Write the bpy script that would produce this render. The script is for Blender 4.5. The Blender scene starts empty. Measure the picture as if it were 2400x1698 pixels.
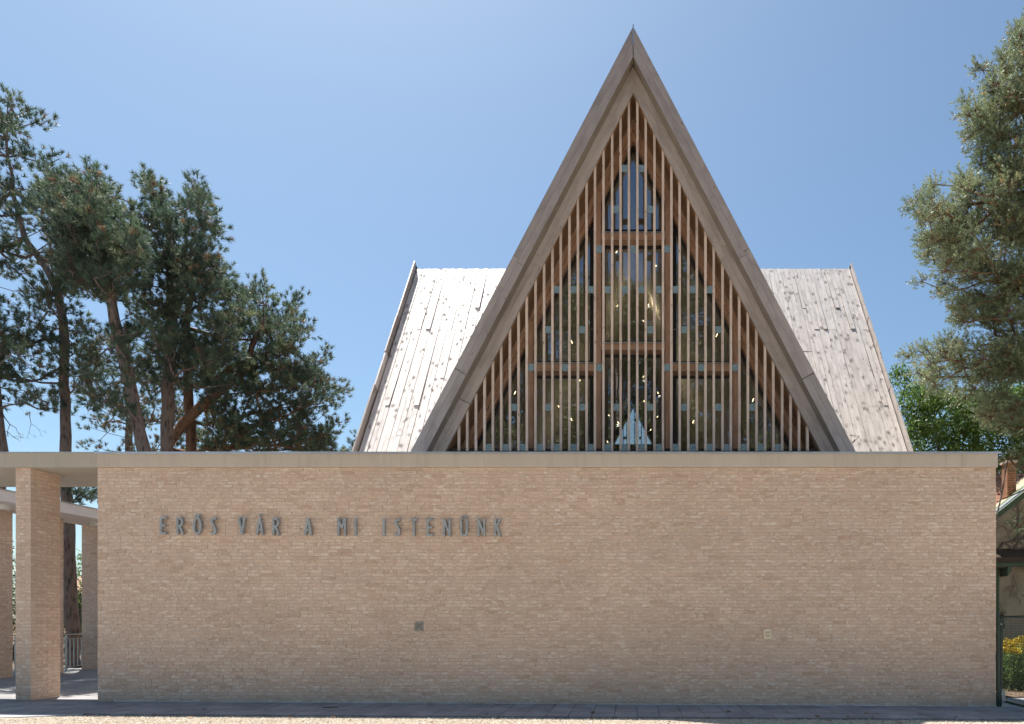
import bpy, math, random
import numpy as np
from mathutils import Vector, Matrix, noise

random.seed(7)
rng = np.random.default_rng(7)
scene = bpy.context.scene
COL = scene.collection

# ------------------------------------------------------------------ camera, sky, sun, exposure
FPX, CX, CY, EYE = 1600.0, 1484.0, 1455.0, 1.68
cam_d = bpy.data.cameras.new('camera')
cam_d.lens = 24.0
cam_d.sensor_width = 36.0
cam_d.shift_x = -(CX - 1200.0) / 2400.0
cam_d.shift_y = (CY - 849.0) / 2400.0
cam_d.clip_start = 0.1
cam_d.clip_end = 2000.0
cam = bpy.data.objects.new('camera', cam_d)
COL.objects.link(cam)
cam.location = (0, 0, EYE)
cam.rotation_euler = (math.radians(90), 0, 0)
scene.camera = cam

SUN_V = Vector((-0.25, 0.37, 1.0)).normalized()      # towards the sun: behind the church, to the left
SUN_EL = math.asin(SUN_V.z)
SUN_AZ = math.atan2(SUN_V.x, SUN_V.y)                # from +Y towards +X
world = bpy.data.worlds.new('World')
scene.world = world
world.use_nodes = True
wn = world.node_tree
bg = wn.nodes['Background']
sky = wn.nodes.new('ShaderNodeTexSky')
sky.sky_type = 'NISHITA'
sky.sun_disc = False
sky.sun_elevation = SUN_EL
sky.sun_rotation = SUN_AZ
sky.altitude = 100
sky.air_density = 1.0
sky.dust_density = 1.15
sky.ozone_density = 3.0
tint = wn.nodes.new('ShaderNodeMix')
tint.data_type = 'RGBA'
tint.blend_type = 'MULTIPLY'
tint.inputs[0].default_value = 1.0
tint.inputs[7].default_value = (0.93, 1.03, 0.99, 1)
wn.links.new(sky.outputs[0], tint.inputs[6])
wn.links.new(tint.outputs[2], bg.inputs[0])
bg.inputs[1].default_value = 0.070

sun_d = bpy.data.lights.new('sun', 'SUN')
sun_d.energy = 4.8
sun_d.angle = math.radians(0.5)
sun_d.color = (1.0, 0.95, 0.88)
sun = bpy.data.objects.new('sun', sun_d)
COL.objects.link(sun)
sun.rotation_euler = SUN_V.to_track_quat('Z', 'Y').to_euler()

scene.view_settings.view_transform = 'Standard'
scene.view_settings.look = 'None'
scene.view_settings.exposure = 1.09
scene.view_settings.gamma = 1.0
scene.view_settings.use_curve_mapping = False
try:
    scene.cycles.transparent_max_bounces = 24
    scene.cycles.max_bounces = 8
    scene.cycles.diffuse_bounces = 4
except Exception:
    pass


def P(px, py, D):
    """photo pixel at distance D in front of the camera -> world point"""
    return Vector(((px - CX) * D / FPX, D, EYE + (CY - py) * D / FPX))


def gz(x):
    """the forecourt falls a little towards the right"""
    return -0.0058 * x


# ------------------------------------------------------------------ materials
class NT:
    def __init__(s, name):
        s.m = bpy.data.materials.new(name)
        s.m.use_nodes = True
        s.t = s.m.node_tree
        s.b = s.t.nodes['Principled BSDF']
        s.out = s.t.nodes['Material Output']

    def n(s, typ, **kw):
        nd = s.t.nodes.new(typ)
        for k, v in kw.items():
            setattr(nd, k, v)
        return nd

    def l(s, a, b):
        s.t.links.new(a, b)

    def val(s, nd, **kw):
        for k, v in kw.items():
            nd.inputs[k.replace('_', ' ')].default_value = v
        return nd

    def attr(s, name='rnd'):
        return s.n('ShaderNodeAttribute', attribute_name=name).outputs['Fac']

    def mapping(s, src, scale, loc=None):
        mp = s.n('ShaderNodeMapping')
        mp.inputs['Scale'].default_value = scale
        s.l(src, mp.inputs['Vector'])
        if loc is not None:
            s.l(loc, mp.inputs['Location'])
        return mp.outputs[0]

    def noise(s, vec, scale=1.0, detail=4, rough=0.6, dist=0.0):
        nd = s.n('ShaderNodeTexNoise')
        nd.inputs['Scale'].default_value = scale
        nd.inputs['Detail'].default_value = detail
        nd.inputs['Roughness'].default_value = rough
        nd.inputs['Distortion'].default_value = dist
        s.l(vec, nd.inputs['Vector'])
        return nd.outputs[0]

    def voro(s, vec, scale=1.0, feature='F1', out='Distance', rand=1.0):
        nd = s.n('ShaderNodeTexVoronoi', feature=feature)
        nd.inputs['Scale'].default_value = scale
        nd.inputs['Randomness'].default_value = rand
        s.l(vec, nd.inputs['Vector'])
        return nd.outputs[out]

    def ramp(s, fac, stops, interp='LINEAR'):
        nd = s.n('ShaderNodeValToRGB')
        cr = nd.color_ramp
        cr.interpolation = interp
        while len(cr.elements) < len(stops):
            cr.elements.new(0.5)
        for e, (p, c) in zip(cr.elements, stops):
            e.position = p
            e.color = (c, c, c, 1) if isinstance(c, (int, float)) else (*c, 1)
        s.l(fac, nd.inputs[0])
        return nd.outputs[0]

    def mix(s, a, b, fac, mode='MIX'):
        nd = s.n('ShaderNodeMix', data_type='RGBA', blend_type=mode)
        for sock, v, isf in ((nd.inputs[6], a, 0), (nd.inputs[7], b, 0), (nd.inputs[0], fac, 1)):
            if hasattr(v, 'links'):
                s.l(v, sock)
            elif isinstance(v, (int, float)):
                sock.default_value = v if isf else (v, v, v, 1)
            else:
                sock.default_value = (*v, 1)
        return nd.outputs[2]

    def math(s, op, a, b=0.0):
        nd = s.n('ShaderNodeMath', operation=op)
        for sock, v in ((nd.inputs[0], a), (nd.inputs[1], b)):
            if hasattr(v, 'links'):
                s.l(v, sock)
            else:
                sock.default_value = v
        return nd.outputs[0]

    def bump(s, h, strength=0.3, dist=0.01):
        nd = s.n('ShaderNodeBump')
        nd.inputs['Strength'].default_value = strength
        nd.inputs['Distance'].default_value = dist
        s.l(h, nd.inputs['Height'])
        s.l(nd.outputs[0], s.b.inputs['Normal'])

    def color(s, c):
        if hasattr(c, 'links'):
            s.l(c, s.b.inputs['Base Color'])
        else:
            s.b.inputs['Base Color'].default_value = (*c, 1)

    def rough(s, r, spec=0.5):
        if hasattr(r, 'links'):
            s.l(r, s.b.inputs['Roughness'])
        else:
            s.b.inputs['Roughness'].default_value = r
        s.b.inputs['Specular IOR Level'].default_value = spec

    @property
    def uv(s):
        return s.n('ShaderNodeTexCoord').outputs['UV']

    @property
    def obj(s):
        return s.n('ShaderNodeTexCoord').outputs['Object']

    @property
    def pos(s):
        return s.n('ShaderNodeNewGeometry').outputs['Position']


def m_brick():
    a = NT('pale_brick')
    r = a.attr()
    base = a.ramp(r, [(0.0, (0.55, 0.385, 0.285)), (0.25, (0.61, 0.44, 0.34)), (0.5, (0.64, 0.475, 0.375)),
                      (0.75, (0.66, 0.485, 0.375)), (1.0, (0.70, 0.54, 0.43))])
    uv = a.uv
    n1 = a.noise(a.mapping(uv, (4.2, 10, 1)), 1, 3, 0.55, 1.8)
    c = a.mix(base, (0.82, 0.73, 0.64), a.ramp(n1, [(0.50, 0.0), (0.68, 0.7)]))  # pale smears: sky glints on uneven brick faces, put into the colour
    n2 = a.noise(a.mapping(uv, (2.5, 5, 1)), 1, 3, 0.7)
    c = a.mix(c, (0.47, 0.30, 0.19), a.ramp(n2, [(0.56, 0.0), (0.72, 0.5)]))
    v = a.voro(a.mapping(uv, (3.2, 6.5, 1)), 1)
    c = a.mix(c, (0.10, 0.055, 0.035), a.ramp(v, [(0.03, 0.85), (0.07, 0.0)]))
    big = a.noise(a.mapping(a.pos, (0.35, 0.35, 0.6)), 1, 5, 0.65)
    c = a.mix(c, a.mix(c, 0.88, 1.0, 'MULTIPLY'), a.ramp(big, [(0.42, 0.0), (0.62, 0.8)]))
    a.color(c)
    a.rough(0.5, 0.5)
    hb = a.noise(a.mapping(uv, (14, 22, 1)), 1, 2, 0.5, 0.4)
    a.bump(hb, 0.55, 0.012)
    return a.m


def m_plain(name, c, rough=0.6, spec=0.4, var=0.15, scale=6.0, metal=0.0, bumpd=0.002, usepos=True):
    a = NT(name)
    n = a.noise(a.mapping(a.pos if usepos else a.obj, (1, 1, 1)), scale, 6, 0.65)
    lo = tuple(x * (1 - var) for x in c)
    hi = tuple(min(1, x * (1 + var)) for x in c)
    a.color(a.ramp(n, [(0.3, lo), (0.7, hi)]))
    a.rough(rough, spec)
    a.b.inputs['Metallic'].default_value = metal
    if bumpd:
        a.bump(a.noise(a.pos, scale * 8, 4, 0.7), 0.4, bumpd)
    return a.m


def m_wood(name, c0, c1, knot=(0.05, 0.03, 0.02), kscale=(1.6, 7.0), kr=(0.03, 0.07), rough=0.55, spec=0.4,
           halo=0.0, grain=0.25, lines=None):
    """UV: u runs along the board in metres, v across"""
    a = NT(name)
    uv = a.uv
    r = a.attr()
    base = a.ramp(r, [(0.0, c0), (1.0, c1)])
    g = a.noise(a.mapping(uv, (1.2, 42, 1)), 1, 5, 0.65, 0.5)
    dark = tuple(x * (1 - grain) for x in c0)
    c = a.mix(base, dark, a.ramp(g, [(0.42, 0.0), (0.68, 0.85)]))
    bl = a.noise(a.mapping(uv, (1.4, 3, 1)), 1, 4, 0.6)
    c = a.mix(c, a.mix(c, tuple(0.72 + 0.0 * i for i in range(3)), 1.0, 'MULTIPLY'), a.ramp(bl, [(0.45, 0.0), (0.65, 0.8)]))
    vec = a.mapping(uv, (*kscale, 1))
    v = a.voro(vec, 1)
    if halo > 0:
        wob = a.noise(a.mapping(uv, (11, 9, 1)), 1, 5, 0.75, 2.5)
        hv = a.math('ADD', v, a.math('MULTIPLY', a.math('SUBTRACT', wob, 0.5), 0.85))
        c = a.mix(c, tuple(x * 0.36 for x in c0), a.ramp(hv, [(0.10, halo), (0.36, 0.0)]))
    c = a.mix(c, knot, a.ramp(v, [(kr[0], 0.9), (kr[1], 0.0)]))
    a.color(c)
    a.rough(rough, spec)
    if halo > 0:
        mk = a.math('MULTIPLY', a.ramp(hv, [(0.14, 0.0), (0.34, 1.0)]), spec)
        gl_ = a.ramp(a.noise(a.mapping(uv, (.7, 7, 1)), 1, 3, .6), [(0.35, 0.45), (0.65, 1.0)])
        a.l(a.math('MULTIPLY', mk, gl_), a.b.inputs['Specular IOR Level'])
    a.bump(g, 0.3, 0.003)
    return a.m


def m_needles(name, stops, rough=0.42, spec=0.5, trans=0.15):
    a = NT(name)
    c = a.ramp(a.attr(), stops)
    n = a.noise(a.mapping(a.pos, (0.9, 0.9, 0.9)), 1, 3, 0.6)
    c = a.mix(c, a.mix(c, 1.55, 1.0, 'MULTIPLY'), a.ramp(n, [(0.4, 0.0), (0.65, 1.0)]))
    a.color(c)
    a.rough(rough, spec)
    tr = a.n('ShaderNodeBsdfTranslucent')
    a.l(c, tr.inputs[0])
    mx = a.n('ShaderNodeMixShader')
    mx.inputs[0].default_value = trans
    a.l(a.b.outputs[0], mx.inputs[1])
    a.l(tr.outputs[0], mx.inputs[2])
    a.l(mx.outputs[0], a.out.inputs[0])
    return a.m


def m_bark(name, c0, c1):
    a = NT(name)
    vec = a.mapping(a.pos, (7, 7, 1.6))
    v = a.voro(vec, 1.6)
    n = a.noise(vec, 2.5, 5, 0.7)
    h = a.math('ADD', v, n)
    a.color(a.ramp(h, [(0.5, c0), (1.15, c1)]))
    a.rough(0.9, 0.2)
    a.bump(h, 0.9, 0.04)
    return a.m


def m_glass():
    a = NT('window_glass')
    tr = a.n('ShaderNodeBsdfTransparent')
    tr.inputs[0].default_value = (0.80, 0.82, 0.79, 1)
    gl = a.n('ShaderNodeBsdfGlossy')
    gl.inputs['Color'].default_value = (0.80, 0.88, 1.0, 1)
    gl.inputs['Roughness'].default_value = 0.0
    n = a.noise(a.mapping(a.pos, (0.7, 0.7, 0.7)), 1, 2, 0.5)
    bp = a.n('ShaderNodeBump')
    bp.inputs['Strength'].default_value = 0.25
    bp.inputs['Distance'].default_value = 0.02
    a.l(n, bp.inputs['Height'])
    a.l(bp.outputs[0], gl.inputs['Normal'])
    mx = a.n('ShaderNodeMixShader')
    mx.inputs[0].default_value = 0.22
    a.l(tr.outputs[0], mx.inputs[1])
    a.l(gl.outputs[0], mx.inputs[2])
    a.l(mx.outputs[0], a.out.inputs[0])
    return a.m


def m_gravel():
    a = NT('gravel_ground')
    v = a.voro(a.mapping(a.pos, (1, 1, 1)), 70, out='Color')
    d = a.voro(a.mapping(a.pos, (1, 1, 1)), 70)
    sep = a.n('ShaderNodeSeparateColor')
    a.l(v, sep.inputs[0])
    c = a.ramp(sep.outputs[0], [(0.0, (0.30, 0.24, 0.18)), (0.35, (0.50, 0.42, 0.325)), (0.75, (0.60, 0.52, 0.41)), (1.0, (0.72, 0.65, 0.55))])
    n = a.noise(a.pos, 0.8, 5, 0.6)
    c = a.mix(c, a.mix(c, 0.72, 1.0, 'MULTIPLY'), a.ramp(n, [(0.4, 0.0), (0.7, 1.0)]))
    a.color(c)
    a.rough(0.9, 0.2)
    a.bump(a.math('SUBTRACT', 1.0, d), 1.0, 0.012)
    return a.m


def m_stones():
    a = NT('gravel_stones')
    a.color(a.ramp(a.attr(), [(0.0, (0.20, 0.15, 0.11)), (0.25, (0.42, 0.34, 0.26)), (0.6, (0.54, 0.46, 0.36)),
                              (0.9, (0.62, 0.56, 0.47)), (1.0, (0.72, 0.68, 0.62))]))
    a.rough(0.8, 0.3)
    return a.m


def m_paving(name, c, k=0.25):
    a = NT(name)
    n = a.noise(a.pos, 2.2, 7, 0.7)
    n2 = a.noise(a.pos, 55, 3, 0.7)
    r = a.attr()
    c0 = a.ramp(r, [(0, tuple(x * (1 - k * .5) for x in c)), (1, tuple(x * (1 + k * .5) for x in c))])
    cc = a.mix(c0, a.mix(c0, 0.66, 1.0, 'MULTIPLY'), a.ramp(n, [(0.4, 0.0), (0.7, 1.0)]))
    cc = a.mix(cc, a.mix(cc, 0.8, 1.0, 'MULTIPLY'), a.ramp(n2, [(0.45, 0.0), (0.6, 1.0)]))
    st = a.voro(a.mapping(a.pos, (1, 1, 1)), 2.1)
    cc = a.mix(cc, tuple(x * .45 for x in c), a.ramp(st, [(0.02, 0.7), (0.07, 0.0)]))
    a.color(cc)
    a.rough(0.75, 0.35)
    a.bump(n2, 0.35, 0.002)
    return a.m


def m_emit(name, c, s):
    a = NT(name)
    a.b.inputs['Emission Color'].default_value = (*c, 1)
    a.b.inputs['Emission Strength'].default_value = s
    a.color(c)
    return a.m


def m_stucco():
    a = NT('house_stucco')
    n = a.noise(a.pos, 1.3, 6, 0.7)
    n2 = a.noise(a.mapping(a.pos, (5, 5, 5)), 3, 6, 0.75, 1.0)
    c = a.ramp(n, [(0.3, (0.34, 0.28, 0.20)), (0.7, (0.50, 0.43, 0.32))])
    c = a.mix(c, (0.12, 0.09, 0.065), a.ramp(n2, [(0.60, 0.0), (0.68, 0.6)]))
    a.color(c)
    a.rough(0.9, 0.2)
    a.bump(n2, 0.5, 0.01)
    return a.m


def m_render(name, c):
    a = NT(name)
    st = a.noise(a.mapping(a.pos, (5.5, 5.5, .35)), 1, 6, 0.7)
    bl = a.noise(a.pos, 1.1, 5, 0.65)
    base = a.ramp(bl, [(0.3, tuple(x * .93 for x in c)), (0.7, tuple(x * 1.05 for x in c))])
    base = a.mix(base, tuple(x * .62 for x in c), a.ramp(st, [(0.52, 0.0), (0.74, 0.55)]))
    a.color(base)
    a.rough(0.85, 0.25)
    a.bump(a.noise(a.pos, 60, 4, 0.7), 0.4, 0.002)
    return a.m


M = {
    'brick': m_brick(),
    'mortar': m_plain('mortar', (0.50, 0.42, 0.36), 0.9, 0.2, 0.25, 9.0),
    'render': m_render('fascia_render', (0.55, 0.48, 0.415)),
    'render_l': m_render('canopy_render', (0.46, 0.425, 0.375)),
    'render_w': m_plain('white_canopy_render', (0.74, 0.70, 0.68), 0.85, 0.25, 0.06, 2.5),
    'zinc': m_plain('zinc_coping', (0.55, 0.57, 0.62), 0.35, 0.5, 0.15, 3.0, 0.7, 0.0),
    'letter': m_plain('letter_steel', (0.36, 0.385, 0.41), 0.55, 0.5, 0.25, 14.0, 0.35, 0.001),
    'inner': m_wood('inner_larch_board', (0.43, 0.375, 0.35), (0.49, 0.43, 0.40), kscale=(2.2, 6.5), kr=(0.035, 0.085), grain=0.12, rough=0.6, knot=(0.12, 0.08, 0.06)),
    'lining': m_wood('lining_larch', (0.25, 0.205, 0.165), (0.30, 0.25, 0.20), grain=0.2),
    'olive': m_needles('olive_leaves', [(0.0, (0.045, 0.055, 0.022)), (0.6, (0.085, 0.095, 0.038)), (1.0, (0.16, 0.15, 0.06))], 0.5, 0.35, 0.3),
    'barge': m_wood('weathered_larch_board', (0.365, 0.322, 0.31), (0.42, 0.37, 0.355), kscale=(2.2, 6.5), kr=(0.045, 0.095), grain=0.14, rough=0.6, knot=(0.10, 0.06, 0.045)),
    'slat': m_wood('larch_slat', (0.70, 0.555, 0.455), (0.80, 0.65, 0.54), kscale=(2.4, 8), kr=(0.05, 0.11), grain=0.15, knot=(0.13, 0.07, 0.045)),
    'soffit': m_wood('soffit_larch', (0.30, 0.18, 0.105), (0.42, 0.26, 0.15), kscale=(2.4, 8), kr=(0.05, 0.12), grain=0.25),
    'frame': m_wood('oiled_spruce_frame', (0.56, 0.34, 0.225), (0.64, 0.40, 0.27), kscale=(2.0, 7), kr=(0.04, 0.10), grain=0.2),
    'roof': m_wood('silvered_roof_board', (0.66, 0.585, 0.54), (0.80, 0.735, 0.69), kscale=(2.5, 4.0), kr=(0.02, 0.05), rough=0.58, spec=0.60, halo=0.9, grain=0.25, knot=(0.10, 0.075, 0.06)),
    'verge': m_wood('shade_toned_verge_board', (0.30, 0.255, 0.23), (0.38, 0.33, 0.30), rough=0.5, spec=0.5, halo=0.4),  # left verge's shaded face, its shade put into the board colour
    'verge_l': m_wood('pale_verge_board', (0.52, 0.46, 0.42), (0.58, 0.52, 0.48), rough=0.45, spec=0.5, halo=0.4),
    'glass': m_glass(),
    'spacer': m_plain('pale_spacer_metal', (0.24, 0.33, 0.36), 0.38, 0.6, 0.25, 22.0, 0.25, 0.004),
    'dark': m_plain('dark_frame_metal', (0.035, 0.034, 0.035), 0.5, 0.4, 0.2, 5.0),
    'darkwood': m_plain('dark_timber', (0.085, 0.06, 0.042), 0.7, 0.3, 0.3, 5.0),
    'plaster': m_plain('nave_plaster', (0.80, 0.75, 0.65), 0.9, 0.2, 0.05, 1.0),
    'bulb': m_emit('lamp_glow', (1.0, 0.72, 0.40), 5.0),
    'gravel': m_gravel(),
    'stones': m_stones(),
    'paving': m_paving('paving_slab', (0.34, 0.335, 0.35)),
    'kerb': m_paving('pale_kerb', (0.42, 0.43, 0.44), 0.1),
    'bedding': m_plain('joint_sand', (0.085, 0.08, 0.075), 0.95, 0.1, 0.2, 9),
    'terrace': m_paving('terrace_stone', (0.30, 0.295, 0.30), 0.12),
    'earth': m_plain('garden_earth', (0.16, 0.115, 0.08), 0.95, 0.1, 0.35, 5.0, 0, 0.02),
    'iron': m_plain('cast_iron', (0.06, 0.06, 0.062), 0.5, 0.5, 0.3, 12.0, 0.6),
    'vent': m_plain('vent_steel', (0.30, 0.29, 0.275), 0.4, 0.5, 0.15, 12.0, 0.5, 0.0),
    'vent_l': m_plain('vent_brass', (0.72, 0.63, 0.50), 0.35, 0.5, 0.15, 12.0, 0.3, 0.0),
    'galv': m_plain('galvanised_steel', (0.45, 0.48, 0.48), 0.45, 0.5, 0.12, 6.0, 0.5, 0.0),
    'green': m_plain('green_paint', (0.012, 0.045, 0.035), 0.3, 0.5, 0.12, 6.0, 0.0, 0.0),
    'lamp': m_plain('opal_lamp', (0.72, 0.72, 0.70), 0.4, 0.5, 0.03, 6.0, 0.0, 0.0),
    'leaf': m_plain('dry_leaf', (0.26, 0.12, 0.05), 0.8, 0.2, 0.4, 20.0),
    'stucco': m_stucco(),
    'tile': m_plain('red_roof_tile', (0.30, 0.165, 0.12), 0.8, 0.2, 0.4, 9.0),
    'redbrick': m_plain('orange_brick', (0.40, 0.22, 0.14), 0.85, 0.2, 0.3, 14.0),
    'greenwood': m_plain('green_timber', (0.10, 0.145, 0.09), 0.7, 0.3, 0.2, 8.0),
    'bark': m_bark('pine_bark', (0.05, 0.038, 0.035), (0.22, 0.175, 0.155)),
    'barkr': m_bark('red_pine_bark', (0.055, 0.032, 0.022), (0.21, 0.125, 0.085)),
    'pine': m_needles('black_pine_needles', [(0.0, (0.045, 0.080, 0.060)), (0.45, (0.085, 0.125, 0.080)), (0.84, (0.15, 0.175, 0.095)),
                                            (0.9, (0.13, 0.10, 0.06)), (1.0, (0.18, 0.115, 0.07))], 0.50, 0.45, 0.38),
    'pine2': m_needles('light_pine_needles', [(0.0, (0.13, 0.17, 0.10)), (0.5, (0.19, 0.23, 0.125)), (0.8, (0.25, 0.26, 0.14)),
                                             (0.9, (0.28, 0.22, 0.10)), (1.0, (0.32, 0.20, 0.10))], 0.45, 0.5, 0.38),
    'leafy': m_needles('green_leaves', [(0.0, (0.055, 0.105, 0.022)), (0.6, (0.10, 0.17, 0.038)), (1.0, (0.17, 0.22, 0.055))], 0.5, 0.35, 0.35),
    'leafy_d': m_needles('dark_leaves', [(0.0, (0.018, 0.04, 0.012)), (0.6, (0.035, 0.07, 0.018)), (1.0, (0.16, 0.10, 0.03))], 0.4, 0.5, 0.2),
    'yellow': m_plain('goldenrod_flower', (0.62, 0.46, 0.04), 0.7, 0.2, 0.15, 20.0, 0, 0),
    'path': m_paving('garden_path', (0.42, 0.43, 0.45), 0.1),
}


# ------------------------------------------------------------------ mesh helpers
class MB:
    def __init__(s):
        s.v, s.f, s.uv, s.r = [], [], [], []

    def face(s, idx, uvs, r):
        s.f.append(tuple(idx))
        s.uv.extend(uvs)
        s.r.append(r)

    def hexa(s, c8, r=None, la=None):
        """8 corners ordered x-y-z bits (000,100,010,110,001,101,011,111)"""
        if r is None:
            r = random.random()
        b = len(s.v)
        c8 = [Vector(c) for c in c8]
        s.v.extend(c8)
        dx, dy, dz = (c8[1] - c8[0]), (c8[2] - c8[0]), (c8[4] - c8[0])
        L = [dx.length, dy.length, dz.length]
        if la is None:
            la = L.index(max(L))
        ax = [dx.normalized() if L[0] > 1e-9 else Vector((1, 0, 0)), dy.normalized() if L[1] > 1e-9 else Vector((0, 1, 0)),
              dz.normalized() if L[2] > 1e-9 else Vector((0, 0, 1))]
        ou, ov = random.uniform(0, 50), random.uniform(0, 50)
        faces = [((0, 4, 6, 2), (1, 2)), ((1, 3, 7, 5), (1, 2)), ((0, 1, 5, 4), (0, 2)), ((2, 6, 7, 3), (0, 2)),
                 ((0, 2, 3, 1), (0, 1)), ((4, 5, 7, 6), (0, 1))]
        for fi, axs in faces:
            if la in axs:
                ua, va = la, [q for q in axs if q != la][0]
            else:
                ua, va = axs
            uvs = []
            for k in fi:
                d = c8[k] - c8[0]
                uvs.append((ou + d.dot(ax[ua]), ov + d.dot(ax[va])))
            s.face([b + k for k in fi], uvs, r)

    def box(s, x0, x1, y0, y1, z0, z1, r=None, la=None, jit=0.0):
        c = [(x, y, z) for z in (z0, z1) for y in (y0, y1) for x in (x0, x1)]
        if jit:
            c = [(x, y + (random.uniform(-jit, jit) if y == y0 else 0), z) for x, y, z in c]
        s.hexa(c, r, la)

    def obox(s, o, ax, ay, az, r=None, la=None):
        """origin corner + three edge vectors"""
        o, ax, ay, az = map(Vector, (o, ax, ay, az))
        s.hexa([o, o + ax, o + ay, o + ax + ay, o + az, o + ax + az, o + ay + az, o + ax + ay + az], r, la)

    def prism(s, pts, y0, y1, r=None, udir=None):
        """polygon in XZ (counter-clockwise seen from the camera side) pushed along Y"""
        if r is None:
            r = random.random()
        n = len(pts)
        b = len(s.v)
        pts = [Vector((p[0], 0, p[1])) for p in pts]
        if udir is None:
            e = [(pts[(i + 1) % n] - pts[i]) for i in range(n)]
            udir = max(e, key=lambda q: q.length)
        u = Vector((udir[0], 0, udir[2] if len(udir) > 2 else udir[1])).normalized()
        w = Vector((-u.z, 0, u.x))
        ou, ov = random.uniform(0, 50), random.uniform(0, 50)
        for y in (y0, y1):
            s.v.extend([Vector((p.x, y, p.z)) for p in pts])
        s.face([b + i for i in range(n)], [(ou + pts[i].dot(u), ov + pts[i].dot(w)) for i in range(n)], r)
        s.face([b + n + i for i in reversed(range(n))], [(ou + pts[i].dot(u), ov + pts[i].dot(w)) for i in reversed(range(n))], r)
        for i in range(n):
            j = (i + 1) % n
            L = (pts[j] - pts[i]).length
            s.face([b + i, b + n + i, b + n + j, b + j], [(ou, ov), (ou, ov + y1 - y0), (ou + L, ov + y1 - y0), (ou + L, ov)], r)

    def tube(s, pts, radii, n=8, r=None, cap=True):
        if r is None:
            r = random.random()
        pts = [Vector(p) for p in pts]
        if not hasattr(radii, '__len__'):
            radii = [radii] * len(pts)
        b = len(s.v)
        up = Vector((0.13, 0.31, 0.9)).normalized()
        acc = 0
        accs = []
        for i, p in enumerate(pts):
            d = (pts[min(i + 1, len(pts) - 1)] - pts[max(i - 1, 0)]).normalized()
            a = d.cross(up)
            if a.length < 1e-4:
                a = d.cross(Vector((1, 0, 0)))
            a.normalize()
            c = d.cross(a)
            for k in range(n):
                t = 2 * math.pi * k / n
                s.v.append(p + (a * math.cos(t) + c * math.sin(t)) * radii[i])
            if i:
                acc += (p - pts[i - 1]).length
            accs.append(acc)
        for i in range(len(pts) - 1):
            for k in range(n):
                k2 = (k + 1) % n
                s.face([b + i * n + k, b + i * n + k2, b + (i + 1) * n + k2, b + (i + 1) * n + k],
                       [(accs[i], k / n), (accs[i], (k + 1) / n), (accs[i + 1], (k + 1) / n), (accs[i + 1], k / n)], r)
        if cap:
            s.face([b + k for k in reversed(range(n))], [(0, 0)] * n, r)
            e = b + (len(pts) - 1) * n
            s.face([e + k for k in range(n)], [(0, 0)] * n, r)

    def cyl(s, c, rad, h, n=20, r=None):
        c = Vector(c)
        s.tube([c, c + Vector((0, 0.0001, h))], rad, n, r)

    def build(s, name, mat, parent=None, smooth=False, stuff=False, label=None, center=False):
        me = bpy.data.meshes.new(name)
        org = Vector((0, 0, 0))
        if center:
            lo = Vector([min(p[i] for p in s.v) for i in range(3)])
            hi = Vector([max(p[i] for p in s.v) for i in range(3)])
            org = (lo + hi) / 2
            if center == 'base':
                org.z = lo.z
        me.from_pydata([tuple(p - org) for p in map(Vector, s.v)], [], s.f)
        uvl = me.uv_layers.new(name='UVMap')
        uvl.data.foreach_set('uv', np.array(s.uv, dtype=np.float32).ravel())
        at = me.attributes.new('rnd', 'FLOAT', 'FACE')
        at.data.foreach_set('value', np.array(s.r, dtype=np.float32))
        if smooth:
            me.polygons.foreach_set('use_smooth', [True] * len(me.polygons))
        me.materials.append(mat)
        me.update()
        o = bpy.data.objects.new(name, me)
        COL.objects.link(o)
        if parent is not None:
            o.parent = parent
            o.location = org - world_loc(parent)
        else:
            o.location = org
        if stuff:
            o['kind'] = 'stuff'
        if label:
            o['label'] = label
        return o


def world_loc(o):
    p = Vector(o.location)
    while o.parent is not None:
        o = o.parent
        p = p + Vector(o.location)
    return p


def thing(name, label, cat, loc=(0, 0, 0), group=None):
    o = bpy.data.objects.new(name, None)
    COL.objects.link(o)
    o.location = loc
    o.empty_display_size = 0.2
    o['label'] = label
    o['category'] = cat
    if group:
        o['group'] = group
    return o


def tag(o, label, cat, group=None):
    o['label'] = label
    o['category'] = cat
    if group:
        o['group'] = group
    return o


def np_mesh(name, verts, nper, mat, rnd, parent=None, stuff=False):
    """verts (N*nper,3): N polygons of nper corners each, unshared"""
    N = len(verts) // nper
    me = bpy.data.meshes.new(name)
    me.vertices.add(len(verts))
    org = world_loc(parent) if parent is not None else Vector((0, 0, 0))
    me.vertices.foreach_set('co', (verts - np.array(org)).astype(np.float32).ravel())
    me.loops.add(len(verts))
    me.loops.foreach_set('vertex_index', np.arange(len(verts), dtype=np.int32))
    me.polygons.add(N)
    me.polygons.foreach_set('loop_start', np.arange(0, N * nper, nper, dtype=np.int32))
    try:
        me.polygons.foreach_set('loop_total', np.full(N, nper, dtype=np.int32))
    except Exception:
        pass
    at = me.attributes.new('rnd', 'FLOAT', 'FACE')
    at.data.foreach_set('value', rnd.astype(np.float32))
    me.materials.append(mat)
    me.update(calc_edges=True)
    o = bpy.data.objects.new(name, me)
    COL.objects.link(o)
    if parent is not None:
        o.parent = parent
    if stuff:
        o['kind'] = 'stuff'
    return o


# ------------------------------------------------------------------ ground
W = 13.68                       # distance of the street wall
XL, XR = -10.73, 7.27           # its two ends


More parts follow.
